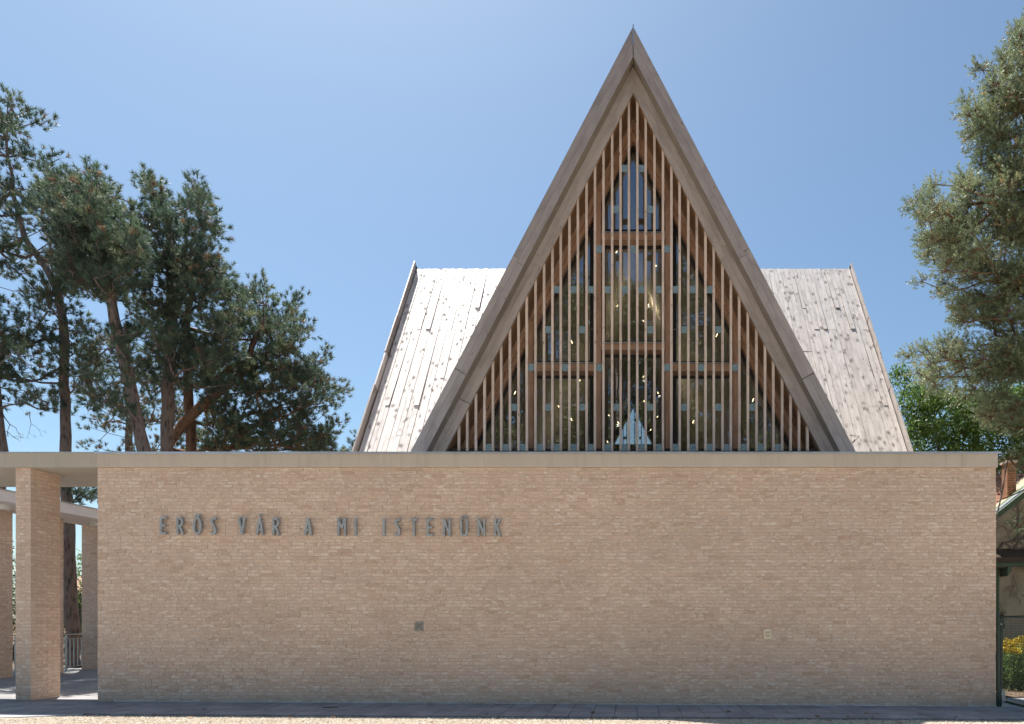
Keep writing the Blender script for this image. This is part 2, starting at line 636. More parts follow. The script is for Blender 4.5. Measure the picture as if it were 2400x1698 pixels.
def ground_sheet(name, x0, x1, y0, y1, dz, mat, kind='structure', nx=1):
    mb = MB()
    xs = [x0 + (x1 - x0) * i / nx for i in range(nx + 1)]
    for a, b in zip(xs[:-1], xs[1:]):
        mb.hexa([(a, y0, gz(a) + dz - .05), (b, y0, gz(b) + dz - .05), (a, y1, gz(a) + dz - .05), (b, y1, gz(b) + dz - .05),
                 (a, y0, gz(a) + dz), (b, y0, gz(b) + dz), (a, y1, gz(a) + dz), (b, y1, gz(b) + dz)])
    o = mb.build(name, mat)
    o['kind'] = kind
    return o


ground_sheet('ground', -400, 400, -300, 700, -0.09, M['earth'])
gr = ground_sheet('gravel_forecourt', -60, 60, -40, 11.93, -0.035, M['gravel'])

# loose stones on the strip of the forecourt in view
ns = 62000
sx = rng.uniform(-11.6, 7.6, ns)
sy = 10.75 + (11.93 - 10.75) * rng.random(ns) ** 0.8
keep = ~((sx < -9.4) & (sy < 11.93) & (sx < -9.4 - (11.93 - sy) * 2.2 + 1.2 - 1.2))
sx, sy = sx[keep], sy[keep]
ns = len(sx)
sr = rng.uniform(0.006, 0.013, ns) * (1 + (rng.random(ns) > .96) * .8)
sc = np.stack([sx, sy, -0.0058 * sx - 0.035 + sr * .35], 1)
oc = np.array([(1, 0, 0), (0, 1, 0), (-1, 0, 0), (0, -1, 0), (0, 0, 1)], float)
ang = rng.uniform(0, 6.28, ns)
ca, sa = np.cos(ang), np.sin(ang)
V5 = np.repeat(oc[None], ns, 0) * sr[:, None, None] * rng.uniform(.7, 1.35, (ns, 5, 1))
V5x = V5[:, :, 0] * ca[:, None] - V5[:, :, 1] * sa[:, None]
V5y = V5[:, :, 0] * sa[:, None] + V5[:, :, 1] * ca[:, None]
V5 = np.stack([V5x, V5y, V5[:, :, 2] * .7], 2) + sc[:, None]
tri = np.array([(0, 1, 4), (1, 2, 4), (2, 3, 4), (3, 0, 4)])
vv = V5[:, tri].reshape(-1, 3)
np_mesh('gravel', vv, 3, M['stones'], np.repeat(rng.random(ns), 4), None, True)

# pavement: bedding + slabs of 0.4 x 0.6 m
pav = ground_sheet('pavement', -30, 30, 11.93, W + .0, -0.028, M['bedding'])
rows = [(11.95, 12.53), (12.54, 13.12), (13.13, W - .012)]
n_part = 0
rest = MB()
for ri, (ya, yb) in enumerate(rows):
    k0 = -12.6
    x = -14.0 + 0.0
    i = 0
    while x < 9.4:
        w = 0.402
        wide = (x < -12.4)
        a, b = x + .005, x + w - .005
        dz = random.uniform(-.002, .002)
        mb = MB() if n_part < 290 else rest
        tl = [random.uniform(-.0012, .0012) for _ in range(4)]
        mb.hexa([(a, ya, gz(a) - .04), (b, ya, gz(b) - .04), (a, yb, gz(a) - .04), (b, yb, gz(b) - .04),
                 (a, ya, gz(a) + dz + tl[0]), (b, ya, gz(b) + dz + tl[1]), (a, yb, gz(a) + dz + tl[2]), (b, yb, gz(b) + dz + tl[3])])
        if mb is not rest:
            mb.build('paving_slab', M['paving'], pav, center=True)
            n_part += 1
        x += w
for (xa, xb, ya, yb) in [(-30, -14.01, 11.95, W - .012), (9.45, 30, 11.95, W - .012)]:
    x = xa
    while x < xb:
        rest.hexa([(x, ya, gz(x) - .04), (x + .79, ya, gz(x + .79) - .04), (x, yb, gz(x) - .04), (x + .79, yb, gz(x + .79) - .04),
                   (x, ya, gz(x)), (x + .79, ya, gz(x + .79)), (x, yb, gz(x)), (x + .79, yb, gz(x + .79))])
        x += .8
rest.build('paving_slab', M['paving'], pav, stuff=True)

# pale kerb ramp at the left end of the forecourt, and paving in front of it
kb = MB()
kx = [-20.0, -12.6, -11.6, -10.6, -9.6]
ky0 = [11.35, 11.35, 11.40, 11.58, 11.90]
for a, b, ya, yb in zip(kx[:-1], kx[1:], ky0[:-1], ky0[1:]):
    kb.hexa([(a, ya, gz(a) - .05), (b, yb, gz(b) - .05), (a, 11.93, gz(a) - .05), (b, 11.925, gz(b) - .05),
             (a, ya, gz(a) - .022), (b, yb, gz(b) - .022), (a, 11.93, gz(a) - .003), (b, 11.925, gz(b) - .003)])
kb.build('kerb', M['kerb'])['kind'] = 'structure'
kb = MB()
for a, b, ya, yb in zip([-20.0, -12.4, -11.7], [-12.4, -11.7, -11.2], [10.2, 10.2, 10.9], [10.2, 10.9, 11.36]):
    kb.hexa([(a, ya, gz(a) - .05), (b, yb, gz(b) - .05), (a, 11.345, gz(a) - .05), (b, 11.36, gz(b) - .05),
             (a, ya, gz(a) - .024), (b, yb, gz(b) - .024), (a, 11.345, gz(a) - .024), (b, 11.36, gz(b) - .024)])
kb.build('road', M['paving'])['kind'] = 'structure'

# terrace under the canopies, courtyard, garden path on the right
tr = ground_sheet('terrace', -30, XL - .0, W + .0, 22.4, 0.0, M['bedding'])
tb = MB()
n_part = 0
y = W + .005
while y < 22.3:
    x = -19.2
    off = random.uniform(0, .3)
    dy = .6 if y < 15.5 else .8
    while x < XL - .02:
        w = .8 if y < 15.5 else 1.0
        a, b = x + .003, min(x + w - .003, XL - .01)
        bb = MB() if n_part < 120 else tb
        bb.hexa([(a, y, gz(a) - .02), (b, y, gz(b) - .02), (a, y + dy - .006, gz(a) - .02), (b, y + dy - .006, gz(b) - .02),
                 (a, y, gz(a) + .006), (b, y, gz(b) + .006), (a, y + dy - .006, gz(a) + .006), (b, y + dy - .006, gz(b) + .006)])
        if bb is not tb:
            bb.build('terrace_slab', M['terrace'], tr, center=True)
            n_part += 1
        x += w
    y += dy
if tb.v:
    tb.build('terrace_slab', M['terrace'], tr, stuff=True)
ground_sheet('garden_path', XR + .0, 30, W + .0, 15.3, -0.004, M['path'])

# drain cover
mb = MB()
dc = P(775, 1665.5, 12.9)
z0 = gz(dc.x)
mb.cyl((dc.x, dc.y, z0 - .01), .165, .016, 28)
cover = mb.build('drain_cover', M['iron'])
tag(cover, 'round dark iron drain cover set in the grey paving below the lettering', 'drain cover')
mb = MB()
for q in range(28):
    t0, t1 = q * math.tau / 28, (q + 1) * math.tau / 28
    pa = [(dc.x + math.cos(t) * r_, dc.y + math.sin(t) * r_) for r_, t in ((.168, t0), (.195, t0), (.195, t1), (.168, t1))]
    mb.hexa([(pa[0][0], pa[0][1], z0 - .01), (pa[1][0], pa[1][1], z0 - .01), (pa[3][0], pa[3][1], z0 - .01), (pa[2][0], pa[2][1], z0 - .01),
             (pa[0][0], pa[0][1], z0 + .009), (pa[1][0], pa[1][1], z0 + .009), (pa[3][0], pa[3][1], z0 + .009), (pa[2][0], pa[2][1], z0 + .009)], .5)
mb.build('rim', M['galv'], cover)

# ------------------------------------------------------------------ the long street wall / flat-roofed front building
HW = 4.745                      # underside of the fascia
bld = thing('brick_building', 'long low windowless building of pale tan brick with a rendered fascia and metal coping', 'building', (0, W, 0))
# core / mortar, with side and rear walls
mb = MB()
mb.box(XL + .004, XR - .004, W + .005, W + .30, -.35, HW - .002)
mb.build('mortar', M['mortar'], bld)
mb = MB()
mb.box(XL, XL + .3, W + .31, 15.9, -.3, HW)
mb.box(XR - .3, XR, W + .31, 19.5, -.3, HW)
mb.build('side_wall', M['brick'], bld)
mb = MB()
mb.box(XL, XR, W + .29, 19.5, HW + .01, HW + .20)
mb.build('flat_roof', M['zinc'], bld)
mb = MB()
mb.box(XL, XR + .02, W - .035, W + .28, HW, HW + .285)
mb.build('fascia', M['render'], bld)
# coping in lengths, each overlapping the next by a hair
mb_x = XL - .02
lens = [3.1, 2.2, 3.9, 2.9, 3.4]
ci = 0
while mb_x < XR + .06:
    L = lens[ci % len(lens)]
    x1 = min(mb_x + L, XR + .075)
    mb = MB()
    dz = .002 * (ci % 2)
    mb.box(mb_x, x1 - .004, W - .065, W + .36, HW + .288 + dz, HW + .305 + dz)
    mb.box(mb_x, x1 - .004, W - .068 - dz, W - .064, HW + .262, HW + .304 + dz)
    mb.build('coping', M['zinc'], bld)
    mb_x = x1
    ci += 1
CH = 0.0682                     # course height
JT = 0.0085                     # joint
bricks_done = 0
rest = MB()
course = 0
z = HW - CH
zs = []
while z > -.12:
    zs.append(z)
    z -= CH
zs = zs[::-1]
for course, z in enumerate(zs):
    x = XL + (0 if course % 2 else -.125)
    off = random.choice([0, .0625, -.0625, .03, -.04, .09])
    x += off if off + x < XL else off - .25
    while x < XR:
        L = .250 if random.random() > .10 else random.choice([.125, .1875])
        a, b = max(x, XL), min(x + L - JT, XR)
        x += L
        if b - a < .03:
            continue
        if z + CH < gz(a) - .02:
            continue
        part = bricks_done < 296 and z > gz(a) - .03
        mb = MB() if part else rest
        y0 = W - random.uniform(0, .0018)
        r = min(1, max(0, random.gauss(.5, .24)))
        mb.box(a, b, y0, W + .02, z + JT * .5, z + CH - JT * .5, r, 0, .0017)
        if part:
            mb.build('brick', M['brick'], bld, center=True)
            bricks_done += 1
rest.build('brick', M['brick'], bld, stuff=True)
# splashed mortar line at the foot of the wall
mb = MB()
x = XL
while x < XR:
    L = random.uniform(.08, .35)
    if random.random() > .12:
        h = random.uniform(.006, .016)
        d = random.uniform(.008, .028)
        mb.hexa([(x, W - d, gz(x) - .01), (x + L, W - d * .8, gz(x + L) - .01), (x, W + .004, gz(x) - .01), (x + L, W + .004, gz(x + L) - .01),
                 (x, W - d * .6, gz(x) + h), (x + L, W - d * .5, gz(x + L) + h), (x, W + .004, gz(x) + h), (x + L, W + .004, gz(x + L) + h)], .9)
    x += L
mb.build('mortar_fillet', m_plain('splashed_mortar', (0.62, 0.60, 0.57), .9, .2, .2, 20), bld, stuff=True)


def vent(px, py, w, h, mat, label):
    c = P(px, py, W)
    t = thing('wall_vent', label, 'vent', (c.x, W, c.z))
    mb = MB()
    f = .012
    mb.box(c.x - w / 2, c.x + w / 2, W - .012, W + .001, c.z - h / 2, c.z + h / 2)
    mb.build('plate', mat, t)
    mb = MB()
    mb.box(c.x - w / 2, c.x + w / 2, W - .024, W - .0125, c.z + h / 2 - f, c.z + h / 2)
    mb.box(c.x - w / 2, c.x + w / 2, W - .026, W - .0125, c.z - h / 2, c.z - h / 2 + f)
    mb.box(c.x - w / 2, c.x - w / 2 + f, W - .022, W - .0125, c.z - h / 2 + f, c.z + h / 2 - f)
    mb.box(c.x + w / 2 - f, c.x + w / 2, W - .022, W - .0125, c.z - h / 2 + f, c.z + h / 2 - f)
    mb.build('frame', mat, t)
    mb = MB()
    for i in range(2):
        zc = c.z + h * (.14 - .30 * i)
        mb.hexa([(c.x - w * .3, W - .014, zc - .022), (c.x + w * .3, W - .014, zc - .022), (c.x - w * .3, W - .0125, zc - .022), (c.x + w * .3, W - .0125, zc - .022),
                 (c.x - w * .3, W - .032, zc + .016), (c.x + w * .3, W - .032, zc + .016), (c.x - w * .3, W - .0125, zc + .022), (c.x + w * .3, W - .0125, zc + .022)])
    mb.build('louvre', mat, t)
    mb = MB()
    for sx_ in (-1, 1):
        for sz_ in ((1,) if mat is M['vent_l'] else (1, -1)):
            xx, zz = c.x + sx_ * (w / 2 - .026), c.z + sz_ * (h / 2 - .026)
            mb.box(xx - .007, xx + .007, W - .016, W - .0122, zz - .007, zz + .007)
    mb.build('screw', M['dark'], t)


vent(982.5, 1468.5, .165, .185, M['vent'], 'small grey metal vent in the brick wall right of the lettering')
vent(1799, 1486.5, .160, .20, M['vent_l'], 'small beige metal vent in the brick wall below the right half of the gable')

# ------------------------------------------------------------------ lettering
sign = thing('wall_lettering', 'grey metal capitals on the brick wall reading ERŐS VÁR A MI ISTENÜNK', 'sign', (P(780, 1255, W).x, W, 2.2))


def arc(cx, cy, rx, ry, a0, a1, n=8):
    return [(cx + rx * math.cos(math.radians(a0 + (a1 - a0) * i / n)), cy + ry * math.sin(math.radians(a0 + (a1 - a0) * i / n))) for i in range(n + 1)]


GL = {   # strokes in units of cap height; letter width about 0.36
    'E': [[(.06, 0), (.06, 1)], [(.06, .94), (.36, .94)], [(.06, .50), (.32, .50)], [(.06, .06), (.36, .06)]],
    'R': [[(.06, 0), (.06, 1)], [(.06, .94)] + arc(.14, .715, .19, .225, 90, -90, 8) + [(.06, .49)], [(.17, .49), (.36, 0)]],
    'O': [arc(.22, .5, .19, .46, 0, 360, 20)],
    'S': [arc(.23, .82, .13, .12, 30, 180, 6) + [(.12, .70), (.17, .56), (.26, .42), (.31, .28)] + arc(.18, .18, .13, .12, 10, -155, 6)],
    'V': [[(.04, 1), (.20, .02)], [(.36, 1), (.20, .02)]],
    'A': [[(.03, 0), (.20, .98)], [(.37, 0), (.20, .98)], [(.09, .30), (.31, .30)]],
    'M': [[(.06, 0), (.06, 1)], [(.44, 0), (.44, 1)], [(.06, .98), (.25, .42)], [(.44, .98), (.25, .42)]],
    'I': [[(.06, 0), (.06, 1)]],
    'T': [[(.19, 0), (.19, 1)], [(0, .94), (.38, .94)]],
    'N': [[(.06, 0), (.06, 1)], [(.38, 0), (.38, 1)], [(.06, .98), (.38, .02)]],
    'U': [[(.06, 1), (.06, .25)] + arc(.22, .22, .16, .17, 180, 360, 8) + [(.38, .25), (.38, 1)]],
    'K': [[(.06, 0), (.06, 1)], [(.07, .46), (.34, 1)], [(.13, .56), (.36, 0)]],
}
GL['OO'] = GL['O'] + [[(.15, 1.02), (.20, 1.17)], [(.25, 1.02), (.31, 1.17)]]
GL['AA'] = GL['A'] + [[(.17, 1.04), (.26, 1.22)]]
GL['UU'] = GL['U'] + [[(.12, 1.06), (.12, 1.17)], [(.31, 1.06), (.31, 1.17)]]


def ribbon(mb, pts, w, y0, y1):
    closed = (Vector(pts[0]) - Vector(pts[-1])).length < 1e-4
    if closed:
        pts = pts[:-1]
    n = len(pts)
    L, R_ = [], []
    for i, p in enumerate(pts):
        a = Vector(pts[i - 1] if (i or closed) else pts[0])
        b = Vector(pts[(i + 1) % n] if (i < n - 1 or closed) else pts[-1])
        d = (b - a).normalized()
        nn = Vector((-d.y, d.x))
        L.append(Vector(p) + nn * w / 2)
        R_.append(Vector(p) - nn * w / 2)
    m = n if closed else n - 1
    for i in range(m):
        j = (i + 1) % n
        q = [R_[i], R_[j], L[i], L[j]]
        mb.hexa([(q[0].x, y0, q[0].y), (q[1].x, y0, q[1].y), (q[0].x, y1, q[0].y), (q[1].x, y1, q[1].y),
                 (q[2].x, y0, q[2].y), (q[3].x, y0, q[3].y), (q[2].x, y1, q[2].y), (q[3].x, y1, q[3].y)], .5)


txt = [('E', 108), ('R', 208), ('OO', 310), ('S', 406), ('V', 577), ('AA', 684), ('R', 782), ('A', 973), ('M', 1174), ('I', 1256),
       ('I', 1426), ('S', 1508), ('T', 1606), ('E', 1704), ('N', 1803), ('UU', 1906), ('N', 2010), ('K', 2109)]
YL = W - .085
for ch, lx in txt:
    px = 340 + lx / 2.551
    by = 1252.5 + (px - 382) / (1166 - 382) * 5.3
    base = P(px, by, YL)
    H = .345
    allp = [q for st in GL[ch] for q in st]
    mx = (min(q[0] for q in allp) + max(q[0] for q in allp)) / 2
    mb = MB()
    for k, st in enumerate(GL[ch]):
        pts = [(base.x + (x - mx) * H, base.z + y * H) for x, y in st]
        e = k * .0006
        ribbon(mb, pts, .042, YL + e, W - .028 - e)
    lt = mb.build('letter', M['letter'], sign, center=True)
    mb = MB()
    for sx_, sz_ in ((.0, .15), (.0, .8)):
        mb.box(base.x - .01 + (GL[ch][0][0][0] * 0) + ((GL[ch][0][0][0] - mx) * H if ch not in ('OO', 'S') else (-.06 if ch == 'OO' else 0)), base.x + .002 + ((GL[ch][0][0][0] - mx) * H if ch not in ('OO', 'S') else (-.06 if ch == 'OO' else 0)),
               W - .03, W + .001, base.z + sz_ * H * (.6 if sz_ < .5 else 1), base.z + sz_ * H * (.6 if sz_ < .5 else 1) + .012)
    mb.build('pin', M['galv'], lt)

# ------------------------------------------------------------------ canopies and pillars on the left
cn = thing('canopy', 'flat rendered canopy roof continuing the fascia over the brick pillar at left', 'canopy', (-16, W, 4.7))
mb = MB()
mb.box(-30, XL - .012, W - .025, 15.67, HW, HW + .285)
mb.build('roof_slab', M['render_l'], cn)
mb = MB()
mb.box(-30, XL - .024, W - .06, 15.72, HW + .288, HW + .303)
mb.build('coping', M['zinc'], cn)
cn2 = thing('canopy', 'white edged canopy wing running back from the street behind the brick pillars', 'canopy', (-17, 18, 4.7))
mb = MB()
mb.box(-17.75, -16.15, 15.70, 25.5, HW, HW + .285)
mb.build('roof_slab', M['render_w'], cn2)
mb = MB()
mb.box(-17.80, -16.10, 15.73, 25.55, HW + .288, HW + .303)
mb.build('coping', M['zinc'], cn2)


def pillar(x0, x1, y0, y1, label, maxpart=280):
    t = thing('brick_pillar', label, 'pillar', ((x0 + x1) / 2, (y0 + y1) / 2, gz(x0)), 'brick pillars of the canopies')
    mb = MB()
    mb.box(x0 + .006, x1 - .006, y0 + .006, y1 - .006, gz(x0) - .1, HW - .002)
    mb.build('mortar', M['mortar'], t)
    rest = MB()
    cnt = 0
    z = HW - CH
    c = 0
    while z > gz(x0) - .06:
        g = JT * .5
        wide = x1 - x0 > y1 - y0
        A0, A1 = (x0, x1) if wide else (y0, y1)
        S0, S1 = (y0, y1) if wide else (x0, x1)
        T = S1 - S0
        sp = T * (.36 if c % 2 else .64)
        L = A1 - A0
        cuts = [0] + ([L * .36, L * .72] if c % 2 else [L * .2, L * .55]) + [L]
        for row in (0, 1):
            s0, s1 = (S0 + T - sp, S1) if row == 0 else (S0, S0 + T - sp - JT)
            for a, b in zip(cuts[:-1], cuts[1:]):
                aa, bb = A0 + a + (g if a > 0 else 0), A0 + b - (g if b < L else 0)
                part = cnt < maxpart and (row == 0 or a == 0)
                mb = MB() if part else rest
                r = min(1, max(0, random.gauss(.5, .24)))
                e = random.uniform(-.0012, .0012)
                if wide:
                    mb.box(aa, bb, s0 + e, s1 + e, z + g, z + CH - g, r)
                else:
                    mb.box(s0 + e, s1 + e, aa, bb, z + g, z + CH - g, r)
                if part:
                    mb.build('brick', M['brick'], t, center=True)
                    cnt += 1
        z -= CH
        c += 1
    rest.build('brick', M['brick'], t, stuff=True)
    return t


pillar(-12.385, -12.085, W + .012, 14.40, 'large front brick pillar standing free left of the long wall', 285)
pillar(-17.57, -17.27, 18.30, 19.0, 'brick pillar at the left edge of the photo under the white canopy', 150)
pillar(-17.54, -17.24, 19.96, 20.66, 'slim brick pillar half hidden behind the large front pillar', 150)
pillar(-17.66, -16.94, 21.86, 22.15, 'broad brick pillar at the far end beside the railing', 220)


def ceil_lamp(x, y, label):
    t = thing('ceiling_lamp', label, 'lamp', (x, y, HW), 'round lamps under the white canopy')
    mb = MB()
    mb.cyl((x, y, HW - .05), .16, .049, 24)
    mb.build('base', M['lamp'], t, smooth=False)
    mb = MB()
    mb.cyl((x, y, HW - .12), .125, .068, 24)
    mb.build('shade', M['lamp'], t)


ceil_lamp(-16.72, 18.15, 'round white lamp under the canopy at the left edge of the photo')
ceil_lamp(-16.78, 21.3, 'round white lamp under the canopy above the far broad pillar')


def railing(y0, y1, label):
    X = -17.72
    g = gz(X)
    t = thing('railing', label, 'railing', (X, y0, g), 'metal railings between the pillars')
    mb = MB()
    mb.box(X - .035, X + .035, y0, y1, g + 1.13, g + 1.155)
    mb.build('handrail', M['galv'], t)
    mb = MB()
    mb.box(X - .018, X + .018, y0, y1, g + 1.0, g + 1.018)
    mb.box(X - .018, X + .018, y0, y1, g + .12, g + .138)
    mb.build('cross_rail', M['galv'], t)
    n = int((y1 - y0) / .14)
    for i in range(n + 1):
        yy = y0 + .02 + (y1 - y0 - .04) * i / n
        mb = MB()
        if i % 5 == 4 or i == n:
            mb.box(X - .03, X + .03, yy - .012, yy + .012, g, g + 1.13)
            mb.build('post', M['galv'], t)
        else:
            mb.box(X - .016, X + .016, yy - .008, yy + .008, g + .138, g + 1.0)
            mb.build('baluster', M['galv'], t)


railing(20.72, 22.1, 'grey metal railing between the slim pillar and the far broad pillar')
railing(19.02, 20.3, 'grey metal railing glimpsed between the leftmost pillar and the front pillar')

# ------------------------------------------------------------------ the church
G0 = 15.90                       # front plane of the gable
SL = 0.5235                      # half-width gained per metre of height lost
ZB = 4.98                        # foot of the visible gable
church = thing('church', 'timber church with a tall pointed slatted gable and silvered board roofs behind the brick wall', 'church', (0, 16.5, 0))
zA = P(CX, 63, G0).z             # outer apex
zB_ = P(CX, 132, G0).z           # inner edge of the outer boards
zC = P(CX, 155, G0 + .30).z      # outer edge of the set-back boards
zD = P(CX, 216, G0 + .30).z      # inner edge of the set-back boards


def rake(mb, s, za, zb, y0, y1, t0, t1, r=None, gap=0.0):
    """piece of a raking board on side s between apex heights za (outer) and zb (inner); t = share of the way down"""
    def pt(zap, t):
        z = zap + (ZB - zap) * t
        return (s * (zap - z) * SL, z)
    # cut ends square to the rake for joints, plumb at the apex
    a0, a1 = pt(za, t0), pt(za, t1)
    def proj(p):  # foot of the perpendicular from the outer edge on to the inner edge
        d = Vector((s * SL, -1)).normalized()
        o = Vector((0, zb))
        q = Vector(p) - o
        k = q.dot(d)
        r_ = o + d * k
        return (r_.x, r_.y)
    b0 = (0, zb) if t0 == 0 else proj(a0)
    b1 = ((zb - ZB) * SL * s, ZB) if t1 == 1 else proj(a1)
    if t0 == 0:
        a0 = (s * gap, za)
        b0 = (s * gap, zb)
    pts = [a0, b0, b1, a1]
    if s > 0:
        pts = pts[::-1]
    mb.prism(pts, y0, y1, r)


zM = (zA + zB_) / 2 + .02
zM2 = (zC + zD) / 2 + .02
for s in (-1, 1):
    # outer boards: upper and lower lengths, each glued from two lamellas
    tj = [0, .505, .755, 1] if s < 0 else [0, .49, .765, 1]
    for i in range(len(tj) - 1):
        e = .004 if i else 0
        mb = MB()
        rake(mb, s, zA, zM + .004, G0, G0 + .12, tj[i] + e * .2, tj[i + 1] - e * .2, None, .0015)
        mb.build('barge_board', M['barge'], church)
        mb = MB()
        rake(mb, s, zM - .004, zB_, G0 + .001, G0 + .12, tj[i] + e * .2, tj[i + 1] - e * .2, None, .0015)
        mb.build('barge_board', M['barge'], church)
    tj = [0, .46, .80, 1] if s < 0 else [0, .44, 1]
    for i in range(len(tj) - 1):
        e = .004 if i else 0
        mb = MB()
        rake(mb, s, zC + .30, zM2 + .004, G0 + .30, G0 + .36, tj[i] + e * .2, tj[i + 1] - e * .2, None, .0015)
        mb.build('inner_board', M['inner'], church)
        mb = MB()
        rake(mb, s, zM2 - .004, zD, G0 + .301, G0 + .36, tj[i] + e * .2, tj[i + 1] - e * .2, None, .0015)
        mb.build('inner_board', M['inner'], church)
    # fresh-wood underside of the outer board
    mb = MB()
    rake(mb, s, zB_ + .02, zB_ - .006, G0 + .006, G0 + .299, 0, 1)
    mb.build('board_lining', M['lining'], church)
    # roof body behind the boards
    mb = MB()
    rake(mb, s, zA - .01, zD + .05, G0 + .365, 38.3, 0, 1)
    mb.build('nave_roof', M['roof'], church)
    # soffit planks between boards and window frame
    for k in range(3):
        y0 = G0 + .363 + k * .262
        mb = MB()
        rake(mb, s, zD + .045, zD, y0, y0 + .257, 0, 1)
        mb.build('soffit_plank', M['soffit'], church)
    # plaster vault inside
    mb = MB()
    rake(mb, s, zD + .045, zD, 17.62, 38.0, 0, 1)
    mb.build('vault', M['plaster'], church)
    # thin metal cap along the gable edge
    mb = MB()
    rake(mb, s, zA + .035, zA + .008, G0 + .03, G0 + .30, 0, 1)
    mb.build('edge_flashing', M['zinc'], church)
mb = MB()
mb.box(-.013, .013, G0 - .012, G0 + .3, zA - .42, zA + .045)
mb.build('apex_cap', M['zinc'], church)
mb = MB()
mb.box(-.007, .007, G0 - .003, G0 + .1, zB_, zA - .42)
mb.build('apex_joint', M['dark'], church)

# slats
YS = G0 + .375
zs0 = P(CX, 1056.5, YS).z
sp = 19.97 * YS / FPX
slw = .056
for s in (-1, 1):
    for k in range(21):
        xc = s * (9.7 * YS / FPX + k * sp)
        ztop = zD - (abs(xc) - slw / 2) / SL + .06
        if ztop - zs0 < .1:
            continue
        mb = MB()
        jx, jy = random.uniform(-.003, .003), random.uniform(0, .004)
        lean = random.uniform(-.004, .004)
        a, b = xc - slw / 2, xc + slw / 2
        mb.hexa([(a + jx, YS + jy, zs0), (b + jx, YS + jy, zs0), (a + jx, YS + .085, zs0), (b + jx, YS + .085, zs0),
                 (a + jx + lean, YS + jy, ztop), (b + jx + lean, YS + jy, ztop), (a + jx + lean, YS + .085, ztop), (b + jx + lean, YS + .085, ztop)], None, 2)
        sl = mb.build('slat', M['slat'], church, center=True)
        scr = MB()
        for zz in [zs0 + .04] + [q for q in (P(CX, 545, YS).z, P(CX, 849, YS).z, P(CX, 802, YS).z) if q < ztop - .1]:
            scr.box(xc - .007, xc + .007, YS - .003, YS + .006, zz, zz + .014)
            if zz > zs0 + 1:
                scr.box(xc - .006, xc + .006, YS - .003, YS + .006, zz - .05, zz - .038)
        scr.build('screw', M['dark'], sl)

# spacer plates between slats
rows_ = {395: [1463.5, 1503.5], 491: [1443.5, 1523.5], 584: [1403.5, 1484, 1563.5],
         679: [1303, 1343.4, 1383.5, 1424, 1464, 1503.5, 1543.5, 1583.5, 1623, 1663],
         773: [1283.5, 1363.5, 1523.7, 1603.5, 1683.5], 862: [1243, 1323.5, 1403.7, 1564, 1644, 1724],
         955: [1203.5, 1283.5, 1363.5, 1444, 1524, 1604.3, 1684.5, 1764.5],
         1049: [1143.7, 1183.5, 1223, 1263, 1303, 1343.5, 1383.5, 1424, 1464, 1504, 1544, 1584.5, 1624.5, 1665, 1705, 1745, 1785, 1825]}
for py, xs in rows_.items():
    for px in xs:
        # snap to the middle of the nearest gap
        k = round((px - CX) / 19.97)
        px2 = CX + k * 19.97
        c = P(px2, py, YS + .03)
        mb = MB()
        w = sp - slw - .004
        mb.box(c.x - w / 2, c.x + w / 2, YS + .03, YS + .05, c.z - .082, c.z + .082)
        mb.build('spacer_plate', M['spacer'], church, center=True)
# base rail and sill behind the slats
mb = MB()
mb.box(-4.7, 4.7, YS + .10, YS + .14, zs0 - .02, zs0 + .075)
mb.build('base_rail', M['dark'], church)
mb = MB()
mb.box(-4.9, 4.9, G0 + .37, 17.4, zs0 - .16, zs0 - .03)
mb.build('sill', M['dark'], church)  # dark colour stands in for the shadow line under the slats
mb = MB()
mb.box(-4.35, 4.35, 17.0, 17.06, zs0 + .02, zs0 + .10)
mb.build('sill_strip', M['galv'], church)

# window frame: rafters, posts, beams
FR, GLS = 17.10, 17.40
zF = P(CX, 282, 17.15).z
zF2 = P(CX, 342, GLS).z
for s in (-1, 1):
    mb = MB()
    rake(mb, s, zF + .02, (zF + zF2) / 2 + .002, FR + .05, GLS + .2, 0, 1)
    mb.build('rafter', M['frame'], church)
    mb = MB()
    rake(mb, s, (zF + zF2) / 2 - .002, zF2, FR + .10, GLS + .2, 0, 1)
    mb.build('rafter', M['frame'], church)
    mb = MB()
    rake(mb, s, zF2 - .002, zF2 - .10, GLS - .04, GLS + .1, 0, 1)
    mb.build('window_frame', M['dark'], church)


def ztri(x, zap):
    return zap - abs(x) / SL


def fx(px, D=FR):
    return (px - CX) * D / FPX


for s in (-1, 1):
    for a, b in ((75.5, 92.5), (235, 251)):
        x0, x1 = s * fx(CX + a), s * fx(CX + b)
        x0, x1 = min(x0, x1), max(x0, x1)
        zt = ztri(min(abs(x0), abs(x1)), zF2) + .2
        mb = MB()
        mb.box(x0, x1, FR, GLS + .18, ZB, zt, None, 2)
        mb.build('post', M['frame'], church)


def beam(pxa, pxb, ytop, ybot, name='beam'):
    x0, x1 = fx(pxa), fx(pxb)
    zt, zb = P(CX, ytop, FR).z, P(CX, ybot, FR).z
    mb = MB()
    mb.box(x0, x1, FR + .008, GLS + .17, zb, zt, None, 0)
    mb.build(name, M['frame'], church)
    mb = MB()
    mb.box(x0 - .02, x1 + .02, FR - .03, GLS - .07, zt + .003, zt + .028, None, 0)
    mb.build('sill_strip', M['galv'], church)


CX_ = CX
beam(CX - 75, CX + 75, 547, 562)
beam(CX - 75, CX + 75, 805, 820)
beam(CX - 234.5, CX - 93, 853, 870)
beam(CX + 93, CX + 234.5, 853, 870)


def pane(poly):
    mb = MB()
    mb.prism(poly, GLS, GLS + .012)
    return mb.build('glass_pane', M['glass'], church)


